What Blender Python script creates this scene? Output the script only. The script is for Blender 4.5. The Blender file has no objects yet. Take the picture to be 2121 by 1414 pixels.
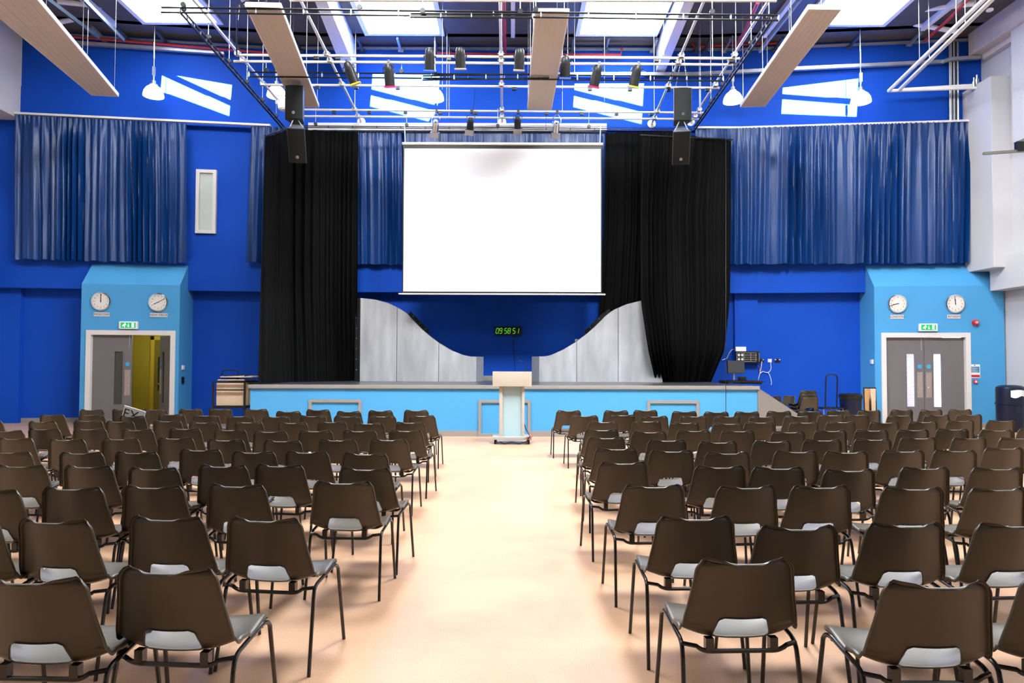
import bpy, bmesh, math, random
from mathutils import Vector, Matrix
random.seed(7)
SC = bpy.context.scene
COL = SC.collection
PI = math.pi

# ------------------------------------------------------------------ camera
F, CX, CY = 1414.0, 1060.5, 707.0
CAM = Vector((0, 0, 1.6))
PITCH, ROLL = math.atan(41 / F), 0.003
fwd = Vector((0, math.cos(PITCH), math.sin(PITCH)))
r0 = Vector((1, 0, 0)); u0 = Vector((0, -math.sin(PITCH), math.cos(PITCH)))
RT = r0 * math.cos(ROLL) + u0 * math.sin(ROLL)
UP = u0 * math.cos(ROLL) - r0 * math.sin(ROLL)
cd = bpy.data.cameras.new('camera'); cam = bpy.data.objects.new('camera', cd); COL.objects.link(cam)
cd.sensor_width = 36; cd.lens = 36 * F / 2121; cd.clip_end = 200; cd.clip_start = 0.05
M = Matrix.Identity(4)
for i in range(3):
    M[i][0] = RT[i]; M[i][1] = UP[i]; M[i][2] = -fwd[i]; M[i][3] = CAM[i]
cam.matrix_world = M
SC.camera = cam

# ------------------------------------------------------------------ world, sun, daylight, exposure
vs = SC.view_settings
vs.view_transform = 'Standard'; vs.look = 'None'; vs.gamma = 1; vs.use_curve_mapping = False
vs.exposure = 1.15
SC.cycles.max_bounces = 7; SC.cycles.diffuse_bounces = 4; SC.cycles.glossy_bounces = 3
SC.cycles.transmission_bounces = 4; SC.cycles.transparent_max_bounces = 8
SC.cycles.caustics_reflective = False; SC.cycles.caustics_refractive = False
SC.cycles.sample_clamp_indirect = 6
w = bpy.data.worlds.new('sky'); SC.world = w; w.use_nodes = True
bg = w.node_tree.nodes['Background']; bg.inputs[0].default_value = (0.80, 0.90, 1.0, 1); bg.inputs[1].default_value = 1.2
SUN_TAN = 0.9
sd = bpy.data.lights.new('sun', 'SUN'); sd.energy = 140; sd.angle = 0.009; sd.color = (1.0, 0.97, 0.92)
sun = bpy.data.objects.new('sun', sd); COL.objects.link(sun); sun.location = (0, 0, 30)
sun.rotation_euler = Vector((-0.06, 1.0, -SUN_TAN)).to_track_quat('-Z', 'Y').to_euler()
def area(name, loc, sx, sy, power, rot=(0, 0, 0), color=(0.93, 0.97, 1.0)):
    d = bpy.data.lights.new(name, 'AREA'); d.shape = 'RECTANGLE'; d.size = sx; d.size_y = sy
    d.energy = power; d.color = color
    o = bpy.data.objects.new(name, d); COL.objects.link(o); o.location = loc; o.rotation_euler = rot
    return o
SKY_X = [(-9.1, -7.3), (-3.70, -1.85), (1.70, 3.60), (7.2, 9.15)]
SKY_Y = [(13.95, 16.65), (14.65, 17.2), (14.65, 17.2), (13.95, 16.65)]
ROOF_Z = 10.0
for (xa, xb), (ya, yb) in zip(SKY_X, SKY_Y):                   # daylight of the four skylights in view
    area('skylight_daylight', ((xa + xb) / 2, (ya + yb) / 2, ROOF_Z - 0.02), xb - xa, yb - ya, 55)
for yy, k in ((9.6, .88), (2.5, .10)):                          # two added rows of fill light above the chairs, under the closed deck
    for (xa, xb), pw in zip(SKY_X, (230, 800, 1000, 600)):
        area('added_fill_light', ((xa + xb) / 2, yy, ROOF_Z - 0.06), 2.0, 3.0, pw * k)

# ------------------------------------------------------------------ pixel helpers (photo frame 2121 x 1414 -> points in the hall)
def ray(px, py): return fwd + RT * ((px - CX) / F) + UP * ((CY - py) / F)
def PY(px, py, Y):
    d = ray(px, py); return CAM + d * ((Y - CAM.y) / d.y)
def PZ(px, py, z):
    d = ray(px, py); return CAM + d * ((z - CAM.z) / d.z)
YB, XL, XR, ML, MR = 17.95, -6.4, 6.0, 0.136, -0.101
def wall_y(x, off=0.0):
    if x < XL: return YB + ML * (x - XL) - off
    if x > XR: return YB + MR * (x - XR) - off
    return YB - off
def W(px, py, off=0.0):
    d = ray(px, py)
    p = CAM + d * ((YB - off) / d.y)
    if p.x < XL: a, x0 = ML, XL
    elif p.x > XR: a, x0 = MR, XR
    else: return p
    # y = YB - off + a (x - x0)
    t = (YB - off + a * (CAM.x - x0) - CAM.y) / (d.y - a * d.x)
    return CAM + d * t

# ------------------------------------------------------------------ materials
MATS = {}
def mat(name, col, rough=0.6, metal=0.0, spec=0.4, noise=0.0, nscale=6.0, stretch=None, emit=None, estr=0.0, bump=0.0, bscale=60, sheen=0.0, alpha=1.0, trans=0.0):
    if name in MATS: return MATS[name]
    m = bpy.data.materials.new(name); m.use_nodes = True
    nt = m.node_tree; b = nt.nodes['Principled BSDF']
    b.inputs['Base Color'].default_value = (*col, 1); b.inputs['Roughness'].default_value = rough
    b.inputs['Metallic'].default_value = metal; b.inputs['Specular IOR Level'].default_value = spec
    if sheen: b.inputs['Sheen Weight'].default_value = sheen; b.inputs['Sheen Roughness'].default_value = 0.4
    if trans: b.inputs['Transmission Weight'].default_value = trans
    if alpha < 1: b.inputs['Alpha'].default_value = alpha
    if emit:
        b.inputs['Emission Color'].default_value = (*emit, 1); b.inputs['Emission Strength'].default_value = estr
    tc = nt.nodes.new('ShaderNodeTexCoord')
    if noise:
        n = nt.nodes.new('ShaderNodeTexNoise'); n.inputs['Scale'].default_value = nscale; n.inputs['Detail'].default_value = 4
        if stretch:
            mp = nt.nodes.new('ShaderNodeMapping'); mp.inputs['Scale'].default_value = stretch; nt.links.new(tc.outputs['Object'], mp.inputs[0]); nt.links.new(mp.outputs[0], n.inputs['Vector'])
        else: nt.links.new(tc.outputs['Object'], n.inputs['Vector'])
        r = nt.nodes.new('ShaderNodeMapRange'); r.inputs['From Min'].default_value = .25; r.inputs['From Max'].default_value = .75
        r.inputs['To Min'].default_value = 1 - noise; r.inputs['To Max'].default_value = 1 + noise
        nt.links.new(n.outputs['Fac'], r.inputs['Value'])
        mx = nt.nodes.new('ShaderNodeVectorMath'); mx.operation = 'SCALE'; mx.inputs[0].default_value = col
        nt.links.new(r.outputs['Result'], mx.inputs['Scale']); nt.links.new(mx.outputs[0], b.inputs['Base Color'])
    if bump:
        n2 = nt.nodes.new('ShaderNodeTexNoise'); n2.inputs['Scale'].default_value = bscale
        nt.links.new(tc.outputs['Object'], n2.inputs['Vector'])
        bp = nt.nodes.new('ShaderNodeBump'); bp.inputs['Strength'].default_value = bump; bp.inputs['Distance'].default_value = .01
        nt.links.new(n2.outputs['Fac'], bp.inputs['Height']); nt.links.new(bp.outputs[0], b.inputs['Normal'])
    MATS[name] = m; return m

BLUE = mat('blue_wall_paint', (0.006, 0.066, 0.45), 0.6, spec=0.12, noise=.05, nscale=1.2, bump=.05, bscale=150)
LBLUE = mat('light_blue_paint', (0.068, 0.32, 0.62), 0.55, spec=0.25, noise=.03, nscale=1.5, bump=.04, bscale=150)
WHITE = mat('white_wall_paint', (0.54, 0.54, 0.56), 0.6, spec=.25, noise=.02, nscale=2, bump=.03, bscale=120)
WTRIM = mat('white_gloss_trim', (0.68, 0.66, 0.65), 0.35, noise=.02)
GREYT = mat('grey_skirting_vinyl', (0.27, 0.25, 0.235), 0.45, noise=.05)
DECK = mat('grey_roof_deck', (0.085, 0.08, 0.075), 0.6, noise=.12, nscale=3)
STEELW = mat('white_painted_steel', (0.78, 0.78, 0.76), 0.4, noise=.04)
STEELG = mat('galvanised_steel', (0.50, 0.52, 0.53), 0.35, metal=.7, noise=.12, nscale=9)
STRUTB = mat('dark_steel_strut', (0.07, 0.10, 0.14), 0.45, metal=.4, noise=.1)
TUBE = mat('aluminium_scaffold_tube', (0.70, 0.68, 0.64), 0.35, metal=.35, noise=.08, nscale=5)
BLACK = mat('black_paint', (0.006, 0.006, 0.0065), 0.4, noise=.1)
BLACKM = mat('black_matt_fabric', (0.0022, 0.0022, 0.0022), 0.8, spec=.08, noise=.2, nscale=2, bump=.1, bscale=300)
CURT = mat('blue_curtain_satin', (0.0015, 0.033, 0.155), 0.34, spec=.5, noise=.08, nscale=3, bump=.05, bscale=250)
SCREENW = mat('projection_screen_white', (0.76, 0.76, 0.78), 0.8, spec=.1, noise=.01, nscale=1)
SILVER = mat('brushed_silver_laminate', (0.43, 0.43, 0.44), 0.4, metal=.15, noise=.28, nscale=2.2, stretch=(1.6, 1, .35))
SILVERD = mat('silver_edge_laminate', (0.42, 0.43, 0.45), 0.45, metal=.35, noise=.06)
STAGED = mat('dark_stage_deck', (0.045, 0.045, 0.05), 0.28, spec=.5, noise=.15, nscale=4)
NOSE = mat('grey_stage_nosing', (0.26, 0.245, 0.23), 0.5, noise=.05)
DOORG = mat('grey_door_laminate', (0.15, 0.142, 0.146), 0.45, noise=.03)
STEELP = mat('brushed_steel_plate', (0.45, 0.41, 0.37), 0.35, metal=.8, noise=.1, nscale=12)
YELLOW = mat('olive_yellow_paint', (0.42, 0.36, 0.035), 0.6, noise=.03)
WOOD = mat('pale_birch_board', (0.62, 0.48, 0.33), 0.5, noise=.08, nscale=5)
WOODE = mat('warm_wood_edge', (0.50, 0.28, 0.12), 0.5, noise=.12, nscale=12)
PANEL = mat('cream_acoustic_panel', (0.52, 0.465, 0.415), 0.7, noise=.02)
RED = mat('red_sprinkler_pipe', (0.33, 0.02, 0.025), 0.45, noise=.08)
REDA = mat('red_alarm_plastic', (0.55, 0.01, 0.02), 0.35, noise=.03)
NAVY = mat('navy_plastic', (0.004, 0.008, 0.028), 0.35, noise=.1)
CHROME = mat('polished_chrome', (0.75, 0.76, 0.78), 0.15, metal=1.0, noise=.02)
CHAIRP = mat('grey_polypropylene', (0.060, 0.049, 0.032), 0.38, spec=.5, noise=.04, nscale=14, bump=.06, bscale=500)
CHAIRL = mat('black_enamelled_tube', (0.010, 0.009, 0.008), 0.22, spec=.6, noise=.05)
FACE = mat('clock_face_white', (0.72, 0.70, 0.66), 0.5, noise=.02)
INK = mat('black_ink', (0.01, 0.01, 0.01), 0.6, noise=.02)
PLATE = mat('silver_name_plate', (0.62, 0.60, 0.60), 0.5, noise=.02)
GREEN = mat('green_exit_panel', (0.0, 0.25, 0.06), 0.4, emit=(0.0, 0.42, 0.10), estr=.38)
GLOWW = mat('lit_white_pictogram', (0.8, 0.9, 0.8), 0.4, emit=(0.85, 1.0, 0.88), estr=.9)
LAMPM = mat('lit_opal_lamp_dome', (0.9, 0.9, 0.88), 0.4, emit=(1.0, 0.97, 0.92), estr=1.0)
LEDG = mat('green_led_segment', (0.0, 0.2, 0.0), 0.4, emit=(0.25, 1.0, 0.06), estr=.28)
FROST = mat('frosted_window_pane', (0.50, 0.56, 0.52), 0.3, noise=.03)
GLASSD = mat('dark_door_glass', (0.05, 0.055, 0.05), 0.08, spec=.5, alpha=.75)
GLASSC = mat('clear_door_glass', (0.75, 0.85, 0.95), 0.05, spec=.5, alpha=.12)
GLASSL = mat('frosted_lectern_glass', (0.42, 0.60, 0.66), 0.25, spec=.5, alpha=.78, noise=.02)
SKYGL = mat('skylight_glazing', (0.9, 0.95, 1.0), 0.1, alpha=.06)
WHITEP = mat('white_plastic', (0.80, 0.80, 0.80), 0.35, noise=.02)
GREYP = mat('grey_speaker_cabinet', (0.06, 0.068, 0.08), 0.45, noise=.05)
GRILLE = mat('black_speaker_grille', (0.004, 0.004, 0.004), 0.6, spec=.2, noise=.2, nscale=80, bump=.3, bscale=400)
SCRB = mat('dark_monitor_glass', (0.035, 0.035, 0.036), 0.3, noise=.05)
BLUES = mat('blue_round_sticker', (0.05, 0.35, 0.62), 0.5, noise=.03)
STONE = mat('light_stone_base', (0.36, 0.37, 0.36), 0.4, noise=.08, nscale=20)
BEIGE = mat('beige_lectern_laminate', (0.46, 0.41, 0.34), 0.45, noise=.04, nscale=6)
GELY = mat('yellow_gel', (0.75, 0.55, 0.02), 0.4, noise=.03)
GELR = mat('red_gel', (0.65, 0.01, 0.06), 0.4, noise=.03)
GELB = mat('blue_gel', (0.05, 0.12, 0.75), 0.4, noise=.03)
GELK = mat('pale_gel_frame', (0.42, 0.37, 0.35), 0.4, metal=.4, noise=.03)
CABW = mat('white_cable_sheath', (0.75, 0.76, 0.78), 0.4, noise=.02)
CABR = mat('pink_cable_sheath', (0.6, 0.2, 0.25), 0.4, noise=.02)
LBTXT = mat('notice_blue_print', (0.05, 0.22, 0.36), 0.5, noise=.1, nscale=40)

def floor_mat():
    m = bpy.data.materials.new('peach_vinyl_floor'); m.use_nodes = True; nt = m.node_tree; b = nt.nodes['Principled BSDF']
    tc = nt.nodes.new('ShaderNodeTexCoord')
    n1 = nt.nodes.new('ShaderNodeTexNoise'); n1.inputs['Scale'].default_value = 150; n1.inputs['Detail'].default_value = 6
    n2 = nt.nodes.new('ShaderNodeTexNoise'); n2.inputs['Scale'].default_value = 1.3; n2.inputs['Detail'].default_value = 5
    for n in (n1, n2): nt.links.new(tc.outputs['Object'], n.inputs['Vector'])
    cr = nt.nodes.new('ShaderNodeValToRGB'); e = cr.color_ramp.elements
    e[0].position = .30; e[0].color = (0.43, 0.25, 0.14, 1); e[1].position = .60; e[1].color = (0.575, 0.345, 0.215, 1)
    nt.links.new(n1.outputs['Fac'], cr.inputs['Fac'])
    cr2 = nt.nodes.new('ShaderNodeValToRGB'); e = cr2.color_ramp.elements
    e[0].position = .34; e[0].color = (0.80, 0.79, 0.80, 1); e[1].position = .58; e[1].color = (1, 1, 1, 1)
    nt.links.new(n2.outputs['Fac'], cr2.inputs['Fac'])
    mx = nt.nodes.new('ShaderNodeMix'); mx.data_type = 'RGBA'; mx.blend_type = 'MULTIPLY'; mx.inputs['Factor'].default_value = 1
    nt.links.new(cr.outputs[0], mx.inputs[6]); nt.links.new(cr2.outputs[0], mx.inputs[7])
    nt.links.new(mx.outputs[2], b.inputs['Base Color'])
    b.inputs['Roughness'].default_value = .38; b.inputs['Specular IOR Level'].default_value = .45
    return m
FLOOR = floor_mat()

def brick_mat():
    m = bpy.data.materials.new('pale_brick_outside'); m.use_nodes = True; nt = m.node_tree; b = nt.nodes['Principled BSDF']
    tc = nt.nodes.new('ShaderNodeTexCoord'); mp = nt.nodes.new('ShaderNodeMapping'); mp.inputs['Rotation'].default_value = (PI / 2, 0, 0)
    br = nt.nodes.new('ShaderNodeTexBrick'); br.inputs['Color1'].default_value = (0.50, 0.52, 0.60, 1); br.inputs['Color2'].default_value = (0.62, 0.64, 0.70, 1)
    br.inputs['Mortar'].default_value = (0.85, 0.87, 0.9, 1); br.inputs['Scale'].default_value = 4
    nt.links.new(tc.outputs['Object'], mp.inputs[0]); nt.links.new(mp.outputs[0], br.inputs['Vector']); nt.links.new(br.outputs['Color'], b.inputs['Base Color'])
    b.inputs['Roughness'].default_value = .8
    return m
BRICK = brick_mat()

# ------------------------------------------------------------------ mesh builder
class MB:
    def __init__(s): s.v = []; s.f = []
    def add(s, vs, fs):
        k = len(s.v); s.v += [Vector(p) for p in vs]; s.f += [tuple(i + k for i in f) for f in fs]; return s
    def box(s, a, b):
        x0, y0, z0 = a; x1, y1, z1 = b
        return s.add([(x0, y0, z0), (x1, y0, z0), (x1, y1, z0), (x0, y1, z0), (x0, y0, z1), (x1, y0, z1), (x1, y1, z1), (x0, y1, z1)],
                     [(0, 3, 2, 1), (4, 5, 6, 7), (0, 1, 5, 4), (1, 2, 6, 5), (2, 3, 7, 6), (3, 0, 4, 7)])
    def hexa(s, lo, hi):   # two quads of 4 corners
        return s.add(list(lo) + list(hi), [(0, 3, 2, 1), (4, 5, 6, 7), (0, 1, 5, 4), (1, 2, 6, 5), (2, 3, 7, 6), (3, 0, 4, 7)])
    def prism(s, poly, d): # closed polygon (3D) extruded by vector d
        n = len(poly); d = Vector(d)
        return s.add([Vector(p) for p in poly] + [Vector(p) + d for p in poly],
                     [tuple(range(n))[::-1], tuple(range(n, 2 * n))] + [(i, (i + 1) % n, n + (i + 1) % n, n + i) for i in range(n)])
    def bar(s, a, b, w, h):  # rectangular bar between two points, w horizontal, h vertical-ish
        a, b = Vector(a), Vector(b); d = (b - a).normalized()
        up = Vector((0, 0, 1)) if abs(d.z) < .95 else Vector((0, 1, 0))
        sx = d.cross(up).normalized() * w / 2; sz = sx.cross(d).normalized() * h / 2
        return s.hexa([a - sx - sz, a + sx - sz, a + sx + sz, a - sx + sz], [b - sx - sz, b + sx - sz, b + sx + sz, b - sx + sz])
    def tube(s, pts, r, n=10, cap=True, r2=None):
        pts = [Vector(p) for p in pts]; k = len(s.v); m = len(pts)
        prev = None
        for i, p in enumerate(pts):
            t = (pts[min(i + 1, m - 1)] - pts[max(i - 1, 0)]).normalized()
            if prev is None:
                a = Vector((0, 0, 1)) if abs(t.z) < .9 else Vector((1, 0, 0))
                prev = t.cross(a).normalized()
            prev = (prev - t * prev.dot(t)).normalized(); b = t.cross(prev)
            rr = r if r2 is None else r + (r2 - r) * i / (m - 1)
            for j in range(n):
                s.v.append(p + prev * (rr * math.cos(2 * PI * j / n)) + b * (rr * math.sin(2 * PI * j / n)))
        for i in range(m - 1):
            for j in range(n):
                s.f.append((k + i * n + j, k + i * n + (j + 1) % n, k + (i + 1) * n + (j + 1) % n, k + (i + 1) * n + j))
        if cap:
            s.f.append(tuple(k + j for j in range(n))[::-1]); s.f.append(tuple(k + (m - 1) * n + j for j in range(n)))
        return s
    def lathe(s, prof, o, axis=(0, 0, 1), n=24, cap=True):   # prof: (radius, height) along axis
        o = Vector(o); ax = Vector(axis).normalized(); a = Vector((1, 0, 0)) if abs(ax.x) < .9 else Vector((0, 1, 0))
        u = ax.cross(a).normalized(); w_ = ax.cross(u); k = len(s.v)
        for r, h in prof:
            for j in range(n):
                t = 2 * PI * j / n; s.v.append(o + ax * h + u * (r * math.cos(t)) + w_ * (r * math.sin(t)))
        for i in range(len(prof) - 1):
            for j in range(n):
                s.f.append((k + i * n + j, k + i * n + (j + 1) % n, k + (i + 1) * n + (j + 1) % n, k + (i + 1) * n + j))
        if cap:
            s.f.append(tuple(k + j for j in range(n))[::-1]); q = k + (len(prof) - 1) * n; s.f.append(tuple(q + j for j in range(n)))
        return s
    def grid(s, rows):
        k = len(s.v); m = len(rows[0])
        for r in rows: s.v += [Vector(p) for p in r]
        for i in range(len(rows) - 1):
            for j in range(m - 1):
                s.f.append((k + i * m + j, k + i * m + j + 1, k + (i + 1) * m + j + 1, k + (i + 1) * m + j))
        return s
    def move(s, Mx):
        s.v = [Mx @ p for p in s.v]; return s
    def build(s, name, m, parent=None, local=False, bevel=0.0, smooth=True, angle=35):
        off = Vector((0, 0, 0))
        if parent is not None and not local:
            q = parent
            while q is not None: off += q.location; q = q.parent
        elif parent is None and not local:
            xs = [p.x for p in s.v]; ys = [p.y for p in s.v]; zs = [p.z for p in s.v]
            off = Vector(((min(xs) + max(xs)) / 2, (min(ys) + max(ys)) / 2, min(zs)))
        me = bpy.data.meshes.new(name); me.from_pydata([p - off for p in s.v], [], s.f)
        bm = bmesh.new(); bm.from_mesh(me); bmesh.ops.recalc_face_normals(bm, faces=bm.faces)
        if bevel:
            ed = [e for e in bm.edges if len(e.link_faces) == 2 and e.calc_face_angle(0) > .6]
            bmesh.ops.bevel(bm, geom=ed, offset=bevel, segments=2, affect='EDGES', profile=.7)
        bm.to_mesh(me); bm.free()
        if smooth:
            me.polygons.foreach_set('use_smooth', [True] * len(me.polygons)); me.set_sharp_from_angle(angle=math.radians(angle))
        me.materials.append(m)
        o = bpy.data.objects.new(name, me); COL.objects.link(o)
        if parent is not None: o.parent = parent
        if parent is None and not local: o.location = off
        return o

def tag(o, label=None, cat=None, group=None, kind=None):
    if label: o['label'] = label
    if cat: o['category'] = cat
    if group: o['group'] = group
    if kind: o['kind'] = kind
    return o
def thing(name, label, cat, loc, group=None, kind=None, rot=None):
    o = bpy.data.objects.new(name, None); COL.objects.link(o); o.location = loc; o.empty_display_size = .1
    if rot: o.rotation_euler = rot
    return tag(o, label, cat, group, kind)
def struct(o, label=None, cat=None): return tag(o, label, cat, None, 'structure')
def copy_tree(o, parent=None):
    c = o.copy(); COL.objects.link(c); c.parent = parent
    for ch in list(o.children): copy_tree(ch, c)
    return c
def text_mesh(name, txt, size, m, parent, mx, depth=.002, align='CENTER'):
    cu = bpy.data.curves.new(name, 'FONT'); cu.body = txt; cu.size = size; cu.extrude = depth; cu.align_x = align; cu.align_y = 'CENTER'; cu.resolution_u = 3
    t = bpy.data.objects.new('tmp', cu); COL.objects.link(t)
    me = bpy.data.meshes.new_from_object(t.evaluated_get(bpy.context.evaluated_depsgraph_get()))
    bpy.data.objects.remove(t); bpy.data.curves.remove(cu)
    me.transform(mx); me.name = name; me.materials.clear(); me.materials.append(m)
    o = bpy.data.objects.new(name, me); COL.objects.link(o); o.parent = parent
    return o
def facing(p, ang=0.0):   # matrix: local x right, local y up, local z toward the hall (-Y), turned by ang about z
    return Matrix.Translation(p) @ Matrix.Rotation(ang, 4, 'Z') @ Matrix.Rotation(PI / 2, 4, 'X')
AL, AR = math.atan(ML), math.atan(MR)      # turn of the two wing walls

# ================================================================== SETTING
b = MB(); b.add([(-14, -6, 0), (14, -6, 0), (14, 26, 0), (-14, 26, 0), (-14, -6, -.2), (14, -6, -.2), (14, 26, -.2), (-14, 26, -.2)],
                [(0, 1, 2, 3), (4, 7, 6, 5), (0, 4, 5, 1), (1, 5, 6, 2), (2, 6, 7, 3), (3, 7, 4, 0)])
struct(b.build('floor', FLOOR), 'peach speckled vinyl floor of the hall', 'floor')

zB = W(900, 605).z; zL = W(455, 538).z; zT = W(455, 262).z; zS = W(455, 200).z
PLAN = [(-13.6, wall_y(-13.6)), (XL, YB), (XR, YB), (13.6, wall_y(13.6))]
RW = 0.30
def back_strip(mb, prof, xa, xb):
    """extrude a profile of (offset towards the hall, z) along the faceted back wall between two x"""
    xs = [xa] + [x for x in (XL, XR) if xa < x < xb] + [xb]
    n = len(prof); k = len(mb.v)
    for x in xs:
        for o, z in prof: mb.v.append(Vector((x, wall_y(x, o), z)))
    for i in range(len(xs) - 1):
        for j in range(n):
            mb.f.append((k + i * n + j, k + i * n + (j + 1) % n, k + (i + 1) * n + (j + 1) % n, k + (i + 1) * n + j))
    mb.f.append(tuple(k + j for j in range(n))); q = k + (len(xs) - 1) * n; mb.f.append(tuple(q + j for j in range(n))[::-1])
up = MB()
back_strip(up, [(-.5, zB), (0, zB), (0, zL), (-.12, zL), (-.12, zT), (0, zT), (0, zS), (-.015, zS + .01), (-.015, 10.6), (-.5, 10.6)], -13.6, 13.6)
struct(up.build('wall_back', BLUE, smooth=False), 'blue painted back wall above the stage', 'wall')
# door boxes, front faces
BO = 0.42
bl0, bl1 = W(168, 650, BO).x, W(372, 650, BO).x
br0, br1 = W(1811, 650, BO).x, W(2080, 650, BO).x
for i, (xa, xb, nm) in enumerate([(-13.6, bl0 + .1, 'wall_recess_left'), (bl1 - .1, br0 + .1, 'wall_recess_stage'), (br1 - .1, 13.6, 'wall_recess_right')]):
    m_ = MB(); back_strip(m_, [(-.5, -.1), (-RW, -.1), (-RW, zB + .02), (-.5, zB + .02)], xa, xb)
    if i == 0:
        x1 = W(42, 700, -.2).x; back_strip(m_, [(-.35, 0), (-.18, 0), (-.18, zB + .01), (-.35, zB + .01)], -13.6, x1)
    if i == 1:
        back_strip(m_, [(-.35, 0), (-.22, 0), (-.22, zB + .01), (-.35, zB + .01)], W(1522, 700, -.22).x, W(1570, 700, -.22).x)
    struct(m_.build(nm, BLUE, smooth=False), ['blue recessed wall left of the open doors', 'blue recessed wall behind the stage', 'blue wall strip behind the litter bin'][i], 'wall')
for i, (xa, xb) in enumerate([(-13.4, bl0), (bl1, -5.75), (5.4, br0), (br1, 12.6)]):
    m_ = MB(); back_strip(m_, [(-RW, 0), (-RW + .015, 0), (-RW + .015, .12), (-RW, .12)], xa, xb)
    struct(m_.build('baseboard_back', GREYT, smooth=False), 'grey skirting along the blue recess wall', 'skirting')
def door_box(name, xa, xb, da, db, dtop, ztop_f, ztop_b, label):
    mb = MB(); k = .18
    def p(x, o, z): return Vector((x, wall_y(x, o), z))
    def slab(x0, x1, z0, z1):
        mb.hexa([p(x0, BO, z0), p(x1, BO, z0), p(x1, BO - k, z0), p(x0, BO - k, z0)], [p(x0, BO, z1), p(x1, BO, z1), p(x1, BO - k, z1), p(x0, BO - k, z1)])
    slab(xa, da, 0, ztop_f); slab(db, xb, 0, ztop_f); slab(da, db, dtop, ztop_f)
    # side cheeks back to the recess and the sloping top
    for x, s in ((xa, 1), (xb, -1)):
        x2 = x + s * .12
        mb.hexa([p(x, BO - k, 0), p(x2, BO - k, 0), p(x2, -RW - .1, 0), p(x, -RW - .1, 0)], [p(x, BO - k, ztop_f), p(x2, BO - k, ztop_f), p(x2, -RW - .1, ztop_f), p(x, -RW - .1, ztop_f)])
    A = [p(xa, BO, ztop_f), p(xb, BO, ztop_f), p(xb, -.02, ztop_f), p(xa, -.02, ztop_f)]
    mb.add(A + [p(xb, -.02, ztop_b), p(xa, -.02, ztop_b)], [(0, 3, 2, 1), (0, 1, 4, 5), (1, 2, 4), (0, 5, 3), (2, 3, 5, 4)])
    struct(mb.build(name, LBLUE, smooth=False), label, 'wall')
dl0, dl1 = W(185, 780, BO).x, W(355, 780, BO).x
dr0, dr1 = W(1833, 780, BO).x, W(2003, 780, BO).x
dtop = W(270, 691, BO).z
door_box('wall_porch_left', bl0, bl1, dl0, dl1, dtop, W(270, 589, BO).z, W(290, 546, 0).z, 'light blue boxed wall around the open grey doors')
door_box('wall_porch_right', br0, br1, dr0, dr1, dtop, W(1935, 592, BO).z, W(1920, 547, 0).z, 'light blue boxed wall around the closed grey doors')
for xa, xb, d0, d1 in ((bl0, bl1, dl0, dl1), (br0, br1, dr0, dr1)):
    for x0, x1 in ((xa, d0 - .06), (d1 + .06, xb)):
        m_ = MB(); back_strip(m_, [(BO, 0), (BO + .015, 0), (BO + .015, .11), (BO, .11)], x0, x1)
        struct(m_.build('baseboard_porch', GREYT, smooth=False), 'grey skirting at the foot of the light blue boxed wall', 'skirting')

# ---- side walls, hall rear, unseen parts of the hall
zw = W(33, 246).z
m_ = MB(); m_.box((-13.8, -6, zw), (W(44, 150).x, 17.2, 10.6)).box((-13.8, -6, -.1), (-13.3, 17.6, zw + .01))
struct(m_.build('wall_left', WHITE, smooth=False), 'white side wall at the left edge with overhanging upper part', 'wall')
m_ = MB(); c = W(13, 560); m_.box((-13.4, 13, W(13, 597).z), (c.x, 16.75, W(13, 527).z))
struct(m_.build('trim_1', WHITE, smooth=False), 'white boxed beam end low on the left side wall', 'beam')
m_ = MB(); m_.box((12.05, -6, W(2061, 600, .5).z), (13.8, 17.6, 10.6)).box((12.25, -6, -.1), (13.8, 17.6, 4))
struct(m_.build('wall_right', WHITE, smooth=False), 'white side wall at the right edge of the hall', 'wall')
px_ = W(2013, 400, .3)
m_ = MB(); m_.box((px_.x, 16.35, W(2013, 549, .3).z - .15), (12.1, 17.4, W(2013, 182, .3).z))
struct(m_.build('pillar_right', WHITE, smooth=False, bevel=.01), 'white pilaster beside the right blue curtain', 'pillar')
bx = PY(2061, 602, 16.85)
m_ = MB(); m_.box((bx.x - .1, 4, bx.z), (12.5, 16.88, PY(2045, 535, 16.85).z + .0))
struct(m_.build('beam_right', WHITE, smooth=False, bevel=.01), 'white boxed beam above the litter bin', 'beam')
wb = PY(2098, 296, 15.9)
m_ = MB()
yA, yBb = 10.0, 15.9; zA = wb.z; xb_ = wb.x; win = (12.6, 15.35, PY(2108, 292, 15.4).z, PY(2108, 178, 15.4).z)
def xr(y0, y1, z0, z1): m_.box((xb_, y0, z0), (12.2, y1, z1))
xr(yA, win[0], zA, 10.5); xr(win[1], yBb, zA, 10.5); xr(win[0], win[1], zA, win[2]); xr(win[0], win[1], win[3], 10.5)
struct(m_.build('wall_right_bay', WHITE, smooth=False), 'white projecting bay with a dark window high on the right', 'wall')
wn = MB()
for y0, y1, z0, z1 in ((win[0], win[1], win[2], win[2] + .1), (win[0], win[1], win[3] - .1, win[3]), (win[0], win[0] + .1, win[2] + .1, win[3] - .1), (win[1] - .1, win[1], win[2] + .1, win[3] - .1)):
    wn.box((xb_ - .03, y0, z0), (xb_ + .14, y1, z1))
w2 = struct(wn.build('window_2', mat('taupe_window_frame', (.50, .44, .40), .5, noise=.03), smooth=False), 'dark window in a pale frame high on the right wall', 'window')
MB().box((xb_ + .10, win[0] + .1, win[2] + .1), (xb_ + .115, win[1] - .1, win[3] - .1)).build('pane', GLASSD, w2)
m_ = MB(); m_.box((-13.8, -6.3, -.1), (13.8, -6, 10.6))
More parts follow.
